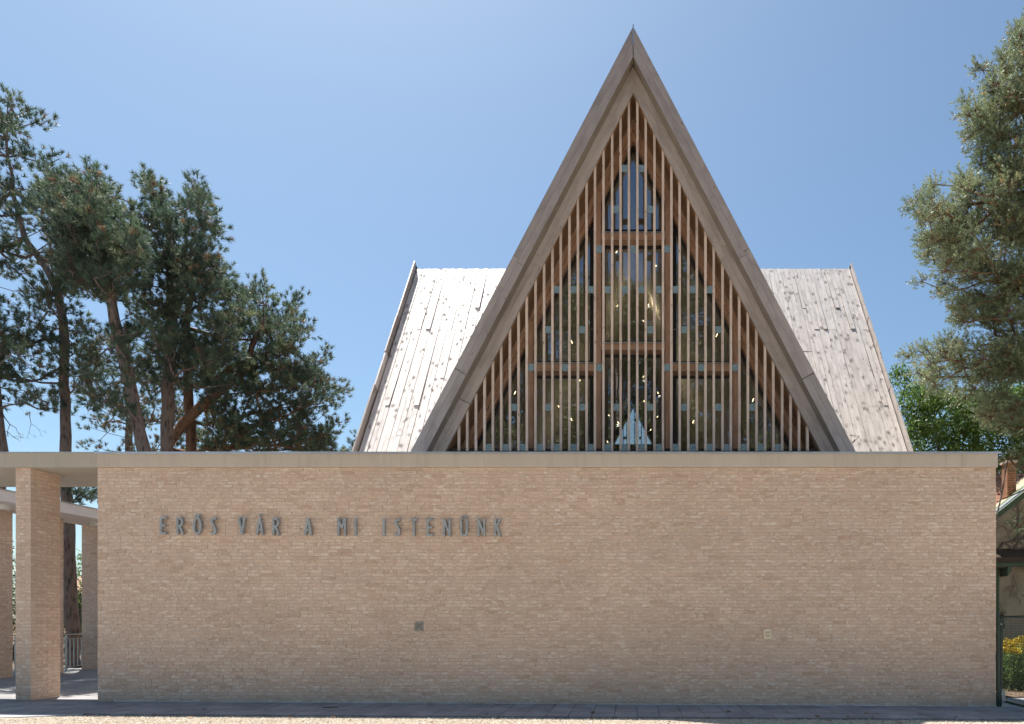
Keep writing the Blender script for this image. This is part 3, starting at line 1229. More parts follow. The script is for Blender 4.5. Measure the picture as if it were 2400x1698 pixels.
def dark_frame(x0, x1, z0, z1, bw=.045, top=True):
    mb = MB()
    mb.box(x0, x1, GLS - .03, GLS + .05, z0, z0 + bw)
    if top:
        mb.box(x0, x1, GLS - .03, GLS + .05, z1 - bw * .5, z1)
    mb.box(x0, x0 + bw, GLS - .03, GLS + .05, z0 + bw, z1 - bw * .5)
    mb.box(x1 - bw, x1, GLS - .03, GLS + .05, z0 + bw, z1 - bw * .5)
    mb.build('window_frame', M['dark'], church)


def cliptri(x0, x1, z0, z1, zap):
    """rectangle clipped by the raking lines below apex zap, counter-clockwise"""
    pts = [(x0, z0), (x1, z0)]
    zr, zl = ztri(x1, zap), ztri(x0, zap)
    poly = [(x0, z0), (x1, z0)]
    if zr >= z1:
        poly.append((x1, z1))
    else:
        poly.append((x1, max(zr, z0)))
        if x1 > 0 and x0 < 0 and zap < z1:
            poly.append((0, zap))
        elif x1 > 0:
            xx = (zap - z1) * SL
            if xx > x0:
                poly.append((xx, z1))
    if zl >= z1:
        poly.append((x0, z1))
    else:
        if x0 < 0 and not (x1 > 0 and zap < z1):
            xx = -(zap - z1) * SL
            if xx < x1:
                poly.append((xx, z1))
        poly.append((x0, max(zl, z0)))
    # drop duplicates
    out = []
    for p in poly:
        if not out or (abs(p[0] - out[-1][0]) + abs(p[1] - out[-1][1])) > 1e-4:
            out.append(p)
    return out


def gx(px):
    return (px - CX) * GLS / FPX


def gzz(py):
    return P(CX, py, GLS).z


zt_ = zF2 - .05
pane([(p[0], p[1]) for p in cliptri(gx(1411), gx(1557), gzz(548), 99, zt_)])
pane(cliptri(gx(1411), gx(1557), gzz(808), gzz(570), zt_))
pane(cliptri(gx(1411), gx(1557), gzz(1070), gzz(826), zt_))
dark_frame(gx(1411), gx(1557), gzz(548), gzz(455), .09, False)
dark_frame(gx(1411), gx(1557), gzz(808), gzz(578), .09)
dark_frame(gx(1411), gx(1557), gzz(1062), gzz(834), .09)
for s in (-1, 1):
    a, b = sorted((gx(CX + s * 93), gx(CX + s * 235)))
    pane(cliptri(a, b, gzz(856), 99, zt_))
    pane(cliptri(a, b, gzz(1070), gzz(874), zt_))
    dark_frame(a, b, gzz(856), gzz(770), .09, False)
    dark_frame(a, b, gzz(1062), gzz(883), .09)
    mb = MB()
    xi = min(abs(a), abs(b))
    xa, xb = sorted((s * xi, s * (xi + .09)))
    mb.box(xa, xb, GLS - .03, GLS + .05, gzz(770), ztri(xi + .09, zt_))
    mb.build('window_frame', M['dark'], church)
    a, b = sorted((gx(CX + s * 251), gx(CX + s * 385)))
    pane(cliptri(a, b, gzz(1070), 99, zt_))

# rear gable of the nave with its small pointed window
RD = 38.0
zR0 = P(CX, 942, RD).z
zR1 = P(CX, 956, RD).z
for s in (-1, 1):
    mb = MB()
    rake(mb, s, zD + .04, zR1, RD - .1, RD + .2, 0, 1)
    mb.build('rear_frame', M['darkwood'], church)
zb_ = P(CX, 1042, RD).z
mb = MB()
mb.box(-5.2, 5.2, RD - .06, RD + .1, 0, zb_)
mb.build('rear_panel', M['darkwood'], church)
mb = MB()
for px in (1460.5, 1469, 1486.8, 1490.5, 1503, 1511.5):
    x = (px - CX) * RD / FPX
    mb.box(x - .022, x + .022, RD - .04, RD + .04, zb_, ztri(x, zR1) + .05)
for px0, px1, py0, py1 in ((1461.5, 1468.5, 1024, 1030), (1498, 1502.5, 1024, 1030), (1487.5, 1497, 982, 988), (1490.7, 1497.5, 1010, 1014)):
    a, b = P(px0, py1, RD), P(px1, py0, RD)
    mb.box(a.x, b.x, RD - .035, RD + .035, a.z, b.z)
mb.build('rear_mullion', M['darkwood'], church)
# lower walls and floor of the nave
mb = MB()
for s in (-1, 1):
    a, b = sorted((s * 4.9, s * 5.3))
    mb.box(a, b, 17.75, 38.0, -.1, ZB + .1)
mb.build('nave_wall', M['plaster'], church)
mb = MB()
mb.box(-4.9, 4.9, 17.5, 38, .02, .1)
mb.build('nave_floor', M['darkwood'], church)
mb = MB()
mb.box(-5.3, 5.3, 17.45, 17.7, -.1, zs0 - .17)
mb.build('nave_wall', M['plaster'], church)

# transept: a steep board roof running across, its ridge parallel to the street
RY, RZ, HX = 26.4, P(CX, 632, 26.4).z, 8.40
dvec = Vector((0, -5.6, -8.47)).normalized()
nvec = Vector((0, -dvec.z * -1, dvec.y * -1))
nvec = Vector((0, dvec.z, -dvec.y))
if nvec.z < 0:
    nvec = -nvec
S_END = (RZ - 4.9) / -dvec.z
for s in (-1, 1):
    def smax(x):
        zc = zA - (abs(x) + .05) / SL
        return min(S_END, max(0, (RZ - zc) / -dvec.z)) if zc < RZ else 0.0
    # carcass under the boards
    mb = MB()
    pts = []
    o = Vector((0, RY, RZ)) - nvec * .09
    q = [(s * .3, 0), (s * HX, 0), (s * HX, S_END), (s * ((zA - 4.9) * SL), S_END)]
    top = [Vector((x, 0, 0)) + o + dvec * ss for x, ss in q]
    bot = [p - nvec * .12 for p in top]
    mb.hexa([bot[0], bot[1], bot[3], bot[2], top[0], top[1], top[3], top[2]])
    mb.build('roof_deck', M['darkwood'], church)
    # rear slope
    mb = MB()
    dv2 = Vector((0, -dvec.y, dvec.z))
    o2 = Vector((0, RY, RZ)) - Vector((0, -nvec.y, nvec.z)) * .03
    top = [Vector((x, 0, 0)) + o2 + dv2 * max(ss, .26) for x, ss in q]
    bot = [p - Vector((0, -nvec.y, nvec.z)) * .15 for p in top]
    mb.hexa([bot[0], bot[1], bot[3], bot[2], top[0], top[1], top[3], top[2]])
    mb.build('rear_roof', M['roof'], church)
    # gable wall closing the end
    mb = MB()
    b0 = Vector((s * (HX - .25), RY, RZ - .35))
    yy = (RZ - .35 - 4.0) / 8.47 * 5.6
    x0, x1 = sorted((s * (HX - .35), s * (HX - .2)))
    for_pts = [(x0, RY - yy, 4.0), (x1, RY - yy, 4.0), (x0, RY + yy, 4.0), (x1, RY + yy, 4.0),
               (x0, RY - .02, RZ - .35), (x1, RY - .02, RZ - .35), (x0, RY + .02, RZ - .35), (x1, RY + .02, RZ - .35)]
    mb.hexa(for_pts)
    mb.build('transept_wall', M['soffit'], church)
    mb = MB()
    for ysg in (-1, 1):
        ya, yb = sorted((RY + ysg * yy, RY + ysg * (yy - .2)))
        xa, xb = sorted((s * 5.3, s * (HX - .36)))
        mb.box(xa, xb, ya, yb, 0, 4.9)
    xa, xb = sorted((s * (HX - .36), s * (HX - .2)))
    mb.box(xa, xb, RY - yy, RY + yy, 0, 3.99)
    mb.build('transept_wall', M['plaster'], church)
    # boards
    levels = [0, 1.25, 2.6, 3.9, 5.15, 6.6, 8.0, 9.4, S_END]
    x = HX - .03
    col = 0
    while x > .45:
        w = random.choice([.13, .145, .15, .165, .175])
        xc = x - w / 2
        s_lim = smax(xc + w * .45)
        if s_lim > .35:
            cuts = [0]
            ii = random.choice([2, 3, 4])
            while ii < len(levels) - 1:
                cuts.append(levels[ii])
                ii += random.choice([2, 3, 3, 4])
            cuts.append(S_END)
            base = .010 * (col % 2)
            shade = random.random()
            for a, b in zip(cuts[:-1], cuts[1:]):
                if a >= s_lim - .1:
                    break
                b = min(b, s_lim)
                mb = MB()
                lift = base + random.uniform(0, .008)
                warp = random.choice([0, 0, 0, .012, .022, .035]) if col % 2 else 0
                sk = random.uniform(-.006, .006) if random.random() < .8 else random.uniform(-.022, .022)
                wa = w * (1.0 if col % 2 else 1.0) - .009
                ga = random.uniform(.002, .012) if a > 0 else -.03
                o = Vector((s * xc, RY, RZ))
                ex = Vector((1, 0, 0))
                p = []
                for tn in (-.025, 0):
                    for (ss, skk) in ((a + ga, 0), (b, sk)):
                        for xx in (-wa / 2, wa / 2):
                            up_ = warp if (ss == b) else 0
                            p.append(o + ex * (xx + skk) + dvec * ss + nvec * (tn + lift + up_))
                mb.hexa(p, min(1, max(0, .5 * shade + .5 * random.random())), 1)
                mb.build('roof_board', M['roof'], church, center=True)
        x -= w
        col += 1
    # raised verge boards along the end
    segs = [(-.18, 3.4), (3.4, 5.45), (5.45, 7.2), (7.2, S_END)]
    for k, (a, b) in enumerate(segs):
        mb = MB()
        h = (.24 if s < 0 else .17) - (.02 if k == 2 else 0)
        outx = .045
        xo = s * (HX + .0 + (.012 if k % 2 else 0))
        o = Vector((xo, RY, RZ)) + dvec * (a + .004) - nvec * .22
        mb.obox(o, Vector((s * outx, 0, 0)), dvec * (b - a - .008), nvec * (.22 + h), None, 1)
        mb.build('verge_board', M['verge'] if (s < 0 and k != 2) else M['verge_l'], church)  # left boards take the shade-darkened colour, the others the pale one
    mb = MB()
    o = Vector((s * (HX - .0), RY, RZ)) - nvec * .0
    mb.obox(Vector((s * HX, RY - .06, RZ + .02)), Vector((s * .05, 0, 0)), Vector((0, .3, -.02)), Vector((0, .05, .16)))
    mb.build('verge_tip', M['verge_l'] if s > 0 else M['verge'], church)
mb = MB()
for s in (-1, 1):
    a, b = sorted((s * .3, s * HX))
    mb.box(a, b, RY + .035, RY + .10, RZ - .08, RZ + .012)
mb.build('ridge_board', M['verge'], church)

# little wire bracket on the right foot of the gable
a = P(1991, 1022, 16.2)
mb = MB()
mb.tube([a, P(2015, 1022.5, 16.2), P(2000, 1037, 16.3), P(1997, 1040, 16.3)], .006, 5)
mb.tube([P(2004, 1031, 16.25), P(2000, 1037, 16.25)], .018, 6)
mb.build('cable', M['dark'], church)

# pendant lamps inside the nave, seen through the glass
bulbs = [(1445, 591), (1537, 623), (1447, 717), (1520, 715), (1340, 802), (1508, 753), (1680, 786), (1207, 921), (1339, 983),
         (1625, 989), (1765, 938), (1427, 974), (1449, 991), (1525, 1008), (1541, 977), (1542, 921), (1510, 941), (1466, 833),
         (1508, 883), (1359, 892), (1309, 953), (1387, 1008), (1424, 1036)]
for i, (px, py) in enumerate(bulbs):
    big = (px, py) in ((1680, 786), (1207, 921), (1339, 983), (1625, 989), (1765, 938), (1340, 802))
    D = 19.2 + (0.9 if big else 4.0 + (i % 4) * .9)
    c = P(px, py, D)
    lim = (zD - .5 - c.z) * SL
    while abs(c.x) > lim and D > 17.9:
        D -= .3
        c = P(px, py, D)
        lim = (zD - .3 - c.z) * SL
    ORD = ['centre', 'first', 'second', 'third', 'fourth', 'fifth', 'sixth', 'seventh', 'eighth', 'ninth', 'tenth', 'eleventh', 'twelfth', 'thirteenth', 'fourteenth', 'fifteenth']
    gk = round((px - CX) / 19.97)
    where = 'the centre slat gap' if gk == 0 else 'the %s slat gap %s of centre' % (ORD[abs(gk)], 'left' if gk < 0 else 'right')
    lev = ('under the top beam' if py < 640 else 'above the middle beam' if py < 790 else 'below the middle beam' if py < 860 else
           'high in its pane' if py < 930 else 'low in its pane' if py < 965 else 'near the pane foot' if py < 985 else 'close above the sill' if py < 1000 else 'at the sill')
    t = thing('pendant_lamp', 'lit pendant lamp in %s, %s' % (where, lev), 'lamp', c, 'pendant lamps inside the church')
    mb = MB()
    tx = random.choice([-1, 1]) * .02
    hh = .045 if big else .03
    mb.tube([c + Vector((-tx, 0, -hh)), c + Vector((-tx * .4, 0, -hh * .4)), c + Vector((tx * .4, 0, hh * .4)), c + Vector((tx, 0, hh))], [.005, .011, .011, .005], 8)
    mb.build('bulb', M['bulb'], t)
    if i % 3 == 0 and c.y > 22 and py > 700:
        ld = bpy.data.lights.new('glow', 'POINT')
        ld.energy = 5.0
        ld.color = (1.0, 0.80, 0.58)
        ld.shadow_soft_size = .05
        lo = bpy.data.objects.new('glow', ld)
        COL.objects.link(lo)
        lo.parent = t
        lo.location = (0, 0, -.12)
    mb = MB()
    zt = min(zD - abs(c.x) / SL - .02, c.z + 5)
    mb.tube([c + Vector((tx, 0, hh + .002)), Vector((c.x + tx, c.y, zt))], .004, 4)
    mb.build('cord', M['dark'], t)


# ------------------------------------------------------------------ vegetation builders
def inside(poly, x, y):
    c = False
    n = len(poly)
    for i in range(n):
        x1, y1 = poly[i]
        x2, y2 = poly[(i + 1) % n]
        if (y1 > y) != (y2 > y) and x < (x2 - x1) * (y - y1) / (y2 - y1) + x1:
            c = not c
    return c


def sample_poly(poly, n, mind):
    xs = [p[0] for p in poly]
    ys = [p[1] for p in poly]
    out = []
    tries = 0
    while len(out) < n and tries < n * 60:
        tries += 1
        x, y = random.uniform(min(xs), max(xs)), random.uniform(min(ys), max(ys))
        if inside(poly, x, y):
            out.append((x, y))
    return out


def unit(a):
    return a / np.maximum(np.linalg.norm(a, axis=-1, keepdims=True), 1e-9)


def tuft_mesh(pos, dirs, shaft, nlen, nwid, nn, spread, rr):
    """needles: thin triangles set round a short shoot"""
    N = len(pos)
    t = rng.random((N, nn, 1))
    org = pos[:, None, :] + dirs[:, None, :] * (t * shaft)
    rv = unit(rng.normal(size=(N, nn, 3)))
    side = rv - dirs[:, None, :] * (rv * dirs[:, None, :]).sum(-1, keepdims=True)
    nd = unit(dirs[:, None, :] * (1 - spread + .5 * t) + unit(side) * spread)
    L = nlen * rng.uniform(.7, 1.15, (N, nn, 1))
    w = unit(np.cross(nd, rng.normal(size=(N, nn, 3)))) * nwid * .5
    tri = np.stack([org - w, org + w, org + nd * L], 2)
    r = np.clip(rr[:, None] + rng.normal(0, .05, (N, nn)), 0, 1)
    return tri.reshape(-1, 3), r.ravel()


def grow(trunk, clumps, start):
    """attach each clump centre to the closest growing point; returns parent index list"""
    nodes = [np.array(p) for p in trunk]
    nt = len(nodes)
    cl = sorted(clumps, key=lambda c: min(np.linalg.norm(c - np.array(t)) for t in trunk[start:]))
    par = [-1] * nt
    dist = [0.0] * nt
    arr = np.array(nodes)
    dd = np.zeros(nt)
    for c in cl:
        v = arr - c
        d = np.linalg.norm(v, axis=1)
        up = (v[:, 2] - 0.0) / np.maximum(d, 1e-6)            # parent above child is disliked
        cost = d * (1 + .35 * np.clip(up, 0, 1)) + .35 * dd
        cost[:start] = 1e9
        k = int(np.argmin(cost))
        arr = np.vstack([arr, c])
        dd = np.append(dd, dd[k] + d[k])
        par.append(k)
    return arr, par, nt


def make_tree(name, label, cat, trunk, polys, tips, mat, bark, kind='pine', group=None, start=4, needle=None, limb=None, gapt=-.17):
    """trunk: (px,py,D,width px).  polys: (polygon px, count, D, depth half-range)"""
    tp = [P(a, b, D) for a, b, D, w in trunk]
    tr_ = [w * D / FPX / 2 for a, b, D, w in trunk]
    # drop to the ground
    gzb = gz(tp[0].x) if abs(tp[0].x) < 40 else 0
    b0 = Vector((tp[0].x + (tp[0].x - tp[1].x) * .3, tp[0].y, gzb - .15))
    tp = [b0] + tp
    tr_ = [tr_[0] * 1.18] + tr_
    # refine
    P2, R2 = [], []
    for i in range(len(tp) - 1):
        L = (tp[i + 1] - tp[i]).length
        m = max(1, int(L / .6))
        for k in range(m):
            t = k / m
            q = tp[i].lerp(tp[i + 1], t)
            q = q + Vector((random.gauss(0, .02), random.gauss(0, .02), 0))
            P2.append(q)
            R2.append((tr_[i] * (1 - t) + tr_[i + 1] * t) * random.uniform(.94, 1.06))
    P2.append(tp[-1])
    R2.append(tr_[-1])
    root = thing(name, label, cat, (b0.x, b0.y, gzb), group)
    mb = MB()
    mb.tube(P2, R2, 12)
    mb.build('trunk', bark, root, smooth=True)
    cl = []
    for poly, n, D, dr in polys:
        for x, y in sample_poly(poly, n, 0):
            d = D + random.uniform(-dr, dr)
            q = P(x, y, D)
            q = EYE_V + (q - EYE_V) * (d / D)
            vn = noise.noise(Vector((q.x * .62 + 31, q.y * .62, q.z * 1.15 + 7 * len(name + label))))
            if vn < gapt:
                continue
            cl.append(np.array(q))
    for (x, y, D) in tips:
        cl.append(np.array(P(x, y, D)))
    zstart = start
    st = 0
    zmin = min(c[2] for c in cl) - 1.0
    for i, q in enumerate(P2):
        if q.z > zmin:
            st = i
            break
    arr, par, nt = grow([np.array(q) for q in P2], cl, st)
    # pipe model
    n = len(arr)
    cnt = np.ones(n)
    for i in range(n - 1, nt - 1, -1):
        cnt[par[i]] += cnt[i]
    mb = MB()
    kk = .75 if kind == 'pine' else .8
    for i in range(nt, n):
        a, b = Vector(arr[par[i]]), Vector(arr[i])
        ra = min(.012 * kk * math.sqrt(cnt[i]) * 1.25 + .004, .16)
        rb = .010 * kk * math.sqrt(cnt[i]) + .003
        m = a.lerp(b, .5) + Vector((random.gauss(0, .07), random.gauss(0, .07), random.gauss(-.03, .06))) * min(1, (b - a).length)
        mb.tube([a, m, b], [ra, (ra + rb) / 2, rb], 5, cap=False)
    mb.build('boughs', bark, root, smooth=True)
    if limb:
        mb = MB()
        lp = [P(x, y, D) for x, y, D, w in limb]
        lr = [w * D / FPX / 2 for x, y, D, w in limb]
        mb.tube(lp, lr, 10)
        mb.build('limb', bark, root, smooth=True)
    # foliage
    C = arr[nt:]
    pr = arr[[par[i] for i in range(nt, n)]]
    out = unit(C - pr)
    nd = needle
    k = nd['k']
    N = len(C)
    off = rng.normal(size=(N, k, 3))
    off = unit(off) * (rng.random((N, k, 1)) ** .45) * nd['R']
    off[:, :, 2] *= .75
    pos = (C[:, None, :] + off).reshape(-1, 3)
    d = unit(off / nd['R'] * .9 + out[:, None, :] * .55 + np.array([0, 0, nd['up']]) + rng.normal(0, .22, (N, k, 3))).reshape(-1, 3)
    clr = rng.random(N)
    rr = np.clip(np.repeat(clr, k) * .5 + rng.random(N * k) * .32, 0, .82)
    br = rng.random(N * k) < nd.get('brown', .06)
    rr[br] = rng.uniform(.88, 1.0, br.sum())
    if kind == 'pine':
        v, r = tuft_mesh(pos, d, nd['shaft'], nd['len'], nd['wid'], nd['nn'], nd['spread'], rr)
        np_mesh('crown', v, 3, mat, r, root)
        # twigs
        cen = np.repeat(C, k, 0)
        w = unit(np.cross(pos - cen, rng.normal(size=pos.shape))) * .007
        tri = np.stack([cen - w, cen + w, pos + d * nd['shaft'] * .5], 1).reshape(-1, 3)
        np_mesh('twigs', tri, 3, bark, rng.random(len(pos)), root, True)
    else:
        Lf = nd['len'] * rng.uniform(.6, 1.2, (len(pos), 1))
        a = unit(rng.normal(size=pos.shape) + np.array([0, 0, -.3]))
        b = unit(np.cross(a, unit(rng.normal(size=pos.shape) * .8 + np.array([0, 0, 1.0]))))
        q = np.stack([pos, pos + a * Lf * .5 + b * Lf * .30, pos + a * Lf, pos + a * Lf * .5 - b * Lf * .30], 1).reshape(-1, 3)
        np_mesh('crown', q, 4, mat, rr, root)
    return root


EYE_V = Vector((0, 0, EYE))
BP = dict(k=9, R=.40, up=.8, shaft=.14, len=.175, wid=.018, nn=34, spread=.62, brown=.05)
BPs = dict(BP, k=7, R=.45, brown=.10)
LP = dict(k=24, R=.30, up=.35, shaft=.17, len=.085, wid=.016, nn=20, spread=.66, brown=.03)
T = make_tree
T('pine_tree', 'leftmost dark pine, its trunk cut by the photo edge, with drooping low boughs', 'pine tree',
  [(-2, 1590, 23, 26), (0, 1060, 23, 22), (-6, 960, 23, 20), (-20, 800, 23, 17), (-35, 500, 23, 10), (-40, 250, 23, 4)],
  [([(-190, 700), (30, 720), (100, 840), (125, 900), (118, 955), (60, 930), (20, 970), (-40, 985), (-190, 985)], 150, 23, 1.8)],
  [(60, 945, 23), (85, 958, 23), (105, 962, 23)], M['pine'], M['bark'], needle=BPs, group='black pines left of the church')
T('pine_tree', 'dark pine rising behind the railing, its crown reaching highest at the left edge', 'pine tree',
  [(176, 1565, 24, 30), (163, 1400, 24, 27), (158, 1250, 24, 24), (157, 1060, 24, 22), (152, 900, 24.2, 20), (150, 760, 24.4, 19), (140, 690, 24.6, 17),
   (105, 625, 24.8, 15), (60, 560, 25, 12), (30, 450, 25, 8), (15, 330, 25, 5), (18, 240, 25, 2)],
  [([(-170, 260), (-20, 245), (15, 225), (38, 250), (42, 300), (66, 325), (50, 360), (55, 400), (110, 425), (150, 430), (200, 520), (205, 620), (180, 690), (120, 720), (60, 700), (-20, 700), (-170, 700)], 420, 25, 2.0),
   ([(-120, 700), (150, 700), (240, 760), (230, 900), (150, 960), (60, 900), (-120, 900)], 150, 24.5, 1.8),
   ([(172, 1165), (235, 1140), (235, 1195), (200, 1190)], 5, 24, .5)],
  [(25, 235, 25), (60, 262, 25), (30, 300, 25), (80, 288, 25), (96, 292, 25), (110, 284, 25), (60, 372, 25), (84, 362, 25), (84, 378, 25), (112, 384, 25), (138, 374, 25), (170, 1175, 23.8), (185, 1160, 23.8)],
  M['pine'], M['bark'], needle=BP, group='black pines left of the church')
T('pine_tree', 'dark pine whose trunk leans up to the left above the canopy joint', 'pine tree',
  [(362, 1300, 22.6, 34), (338, 1060, 22.6, 29), (318, 960, 22.6, 22.6), (295, 860, 22.6, 26), (272, 760, 22.6, 23), (258, 690, 22.6, 20), (250, 600, 22.6, 15), (240, 500, 22.6, 9), (226, 425, 22.6, 4)],
  [([(108, 440), (120, 405), (160, 420), (195, 425), (215, 405), (240, 425), (262, 470), (300, 480), (315, 520), (340, 560), (350, 640), (330, 720), (260, 700), (200, 690), (150, 600), (115, 500)], 380, 22.6, 2.6),
   ([(130, 480), (250, 460), (330, 540), (335, 680), (200, 690), (130, 620)], 90, 20.6, .9),  # extra forward boughs, added to cast shade on the terrace
   ([(165, 700), (330, 700), (370, 800), (350, 960), (300, 1000), (200, 960), (180, 880), (190, 800)], 70, 22.6, 2.0)],
  [(225, 405, 22.6), (292, 470, 22.6), (320, 490, 22.6), (108, 400, 22.6)], M['pine'], M['bark'], needle=BP, group='black pines left of the church')
T('pine_tree', 'dark pine with upright trunk and a pointed crown tip leaning left', 'pine tree',
  [(385, 1300, 24.2, 30), (390, 1060, 24.2, 26), (393, 950, 24.2, 26), (398, 820, 24.2, 24), (405, 700, 24.2, 20), (400, 600, 24.2, 14), (385, 500, 24.2, 8), (350, 425, 24.2, 3)],
  [([(338, 418), (352, 420), (372, 448), (395, 485), (425, 490), (445, 445), (466, 440), (478, 470), (482, 500), (512, 530), (515, 560), (512, 620), (550, 660), (562, 720), (550, 820), (480, 860), (400, 860), (330, 800), (330, 640), (345, 560), (335, 480)], 480, 24.2, 2.2),
   ([(330, 800), (560, 800), (560, 900), (330, 930)], 60, 24.2, 2)],
  [(343, 412, 24.2), (350, 425, 24.2), (452, 440, 24.2), (465, 430, 24.2), (505, 520, 24.2), (515, 540, 24.2)], M['pine'], M['bark'], needle=BP, group='black pines left of the church')
T('pine_tree', 'broad dark pine nearest the church with a thick reddish limb curving right', 'pine tree',
  [(458, 1300, 26.5, 26), (450, 1060, 26.5, 22), (443, 950, 26.5, 20), (436, 820, 26.5, 18), (440, 720, 26.5, 13), (460, 660, 26.5, 9), (480, 600, 26.5, 4)],
  [([(540, 800), (560, 720), (585, 670), (618, 668), (636, 715), (672, 712), (690, 705), (695, 745), (715, 775), (690, 805), (700, 845), (745, 845), (740, 880), (775, 890), (790, 920), (775, 960), (785, 985), (790, 1010), (765, 1020), (785, 1050), (780, 1062), (480, 1062), (470, 900)], 640, 26.5, 2.3)],
  [(598, 665, 26.5), (612, 660, 26.5), (690, 700, 26.5), (700, 692, 26.5), (722, 762, 26.5), (732, 775, 26.5), (755, 838, 26.5), (768, 826, 26.5), (795, 905, 26.5), (808, 915, 26.5), (800, 990, 26.5)],
  M['pine'], M['barkr'], needle=BP, group='black pines left of the church',
  limb=[(440, 1068, 26.5, 26), (392, 1050, 26.4, 24), (430, 992, 26.2, 23), (480, 945, 26, 22), (530, 905, 25.8, 19), (560, 882, 25.7, 17), (583, 850, 25.7, 15), (590, 812, 25.8, 12), (605, 775, 25.8, 10), (625, 740, 26, 7)])
T('pine_tree', 'thin trunked brownish pine standing farther back between the leaning and the upright pine', 'pine tree',
  [(303, 1300, 31, 18), (303, 1060, 31, 15), (302, 900, 31, 12), (300, 760, 31, 7)],
  [([(185, 1062), (215, 1000), (190, 900), (240, 780), (360, 780), (420, 900), (470, 1000), (470, 1062)], 190, 31, 2.0)],
  [], M['pine'], M['bark'], needle=dict(BP, brown=.3), group='black pines left of the church')
T('pine_tree', 'small pine top peeping over the wall beside the left edge of the board roof', 'pine tree',
  [(850, 1300, 34, 10), (846, 1060, 34, 5), (842, 1030, 34, 3)],
  [([(812, 1062), (826, 1040), (836, 1022), (846, 1020), (870, 1062)], 14, 34, .6)], [(838, 1020, 34), (820, 1040, 34)], M['pine'], M['bark'], needle=dict(BP, k=6, R=.25))
# right side
T('pine_tree', 'tall grey-green feathery pine filling the right edge above the gate', 'pine tree',
  [(2452, 1600, 19, 50), (2448, 1300, 19, 46), (2440, 1000, 19, 40), (2432, 700, 19, 30), (2415, 400, 19, 18), (2400, 180, 19, 8), (2390, 80, 19, 3)],
  [([(2384, 60), (2398, 55), (2520, 300), (2560, 420), (2300, 420), (2290, 350), (2262, 330), (2262, 250), (2300, 245), (2330, 255), (2330, 220), (2300, 172), (2345, 160), (2350, 125), (2375, 130)], 330, 19, 1.2),
   ([(2150, 470), (2190, 430), (2235, 410), (2300, 400), (2560, 400), (2560, 690), (2220, 640), (2165, 600), (2168, 560), (2155, 520), (2165, 490)], 560, 19, 1.7),
   ([(2210, 660), (2300, 620), (2560, 620), (2560, 900), (2300, 880), (2180, 850), (2140, 830), (2200, 800), (2260, 780), (2250, 740), (2225, 700)], 520, 19, 1.7),
   ([(2130, 850), (2200, 830), (2560, 850), (2560, 1020), (2330, 1000), (2260, 940), (2200, 915), (2145, 885)], 260, 19, 1.5),
   ([(2345, 960), (2560, 960), (2560, 1180), (2380, 1100), (2345, 1060)], 120, 18.5, 1.0)],
  [(2388, 62, 19), (2296, 160, 19), (2305, 165, 19), (2262, 240, 19), (2140, 485, 19), (2150, 470, 19), (2160, 660, 19), (2210, 690, 19), (2125, 838, 19), (2140, 832, 19), (2165, 830, 19), (2392, 1230, 17)],
  M['pine2'], M['barkr'], needle=LP, gapt=-.06)
T('leafy_tree', 'round green broadleaf tree behind the right end of the brick wall under the pine', 'tree',
  [(2300, 1300, 27, 30), (2290, 1060, 27, 20), (2280, 960, 27, 10)],
  [([(2098, 885), (2112, 872), (2135, 895), (2190, 925), (2260, 930), (2400, 900), (2520, 900), (2520, 1110), (2150, 1110), (2125, 1000), (2100, 930)], 330, 27, 2.0)],
  [(2104, 880, 27), (2112, 872, 27)], M['leafy'], M['bark'], kind='leaf', needle=dict(k=130, R=.55, up=.3, len=.13, brown=.02), gapt=-.5)

# shrubs and a shed seen through the colonnade
def bush(name, label, cat, c, rx, rz, n, mat, leaf, group=None, ry=None):
    t = thing(name, label, cat, (c[0], c[1], c[2]), group)
    ry = ry or rx
    p = unit(rng.normal(size=(n, 3))) * (rng.random((n, 1)) ** .4)
    lump = 1 + .22 * np.sin(p[:, :1] * 7 + c[0]) * np.cos(p[:, 2:3] * 6 + c[1])
    p = p * lump * np.array([rx, ry, rz]) + np.array([c[0], c[1], c[2] + rz * .92])
    a = unit(rng.normal(size=p.shape) + np.array([0, 0, -.2]))
    b = unit(np.cross(a, unit(rng.normal(size=p.shape) * .8 + np.array([0, 0, 1.0]))))
    L = leaf * rng.uniform(.6, 1.2, (n, 1))
    q = np.stack([p, p + a * L * .5 + b * L * .3, p + a * L, p + a * L * .5 - b * L * .3], 1).reshape(-1, 3)
    np_mesh('foliage', q, 4, mat, rng.random(n), t)
    mb = MB()
    for i in range(7):
        an = random.uniform(0, 6.28)
        mb.tube([(c[0] + random.uniform(-.1, .1), c[1] + random.uniform(-.1, .1), c[2] - .1), (c[0] + math.cos(an) * rx * .3, c[1] + math.sin(an) * ry * .3, c[2] + rz * .8), (c[0] + math.cos(an) * rx * .6, c[1] + math.sin(an) * ry * .6, c[2] + rz * 1.4)], [.03, .02, .006], 5)
    mb.build('stem', M['bark'], t)
    return t


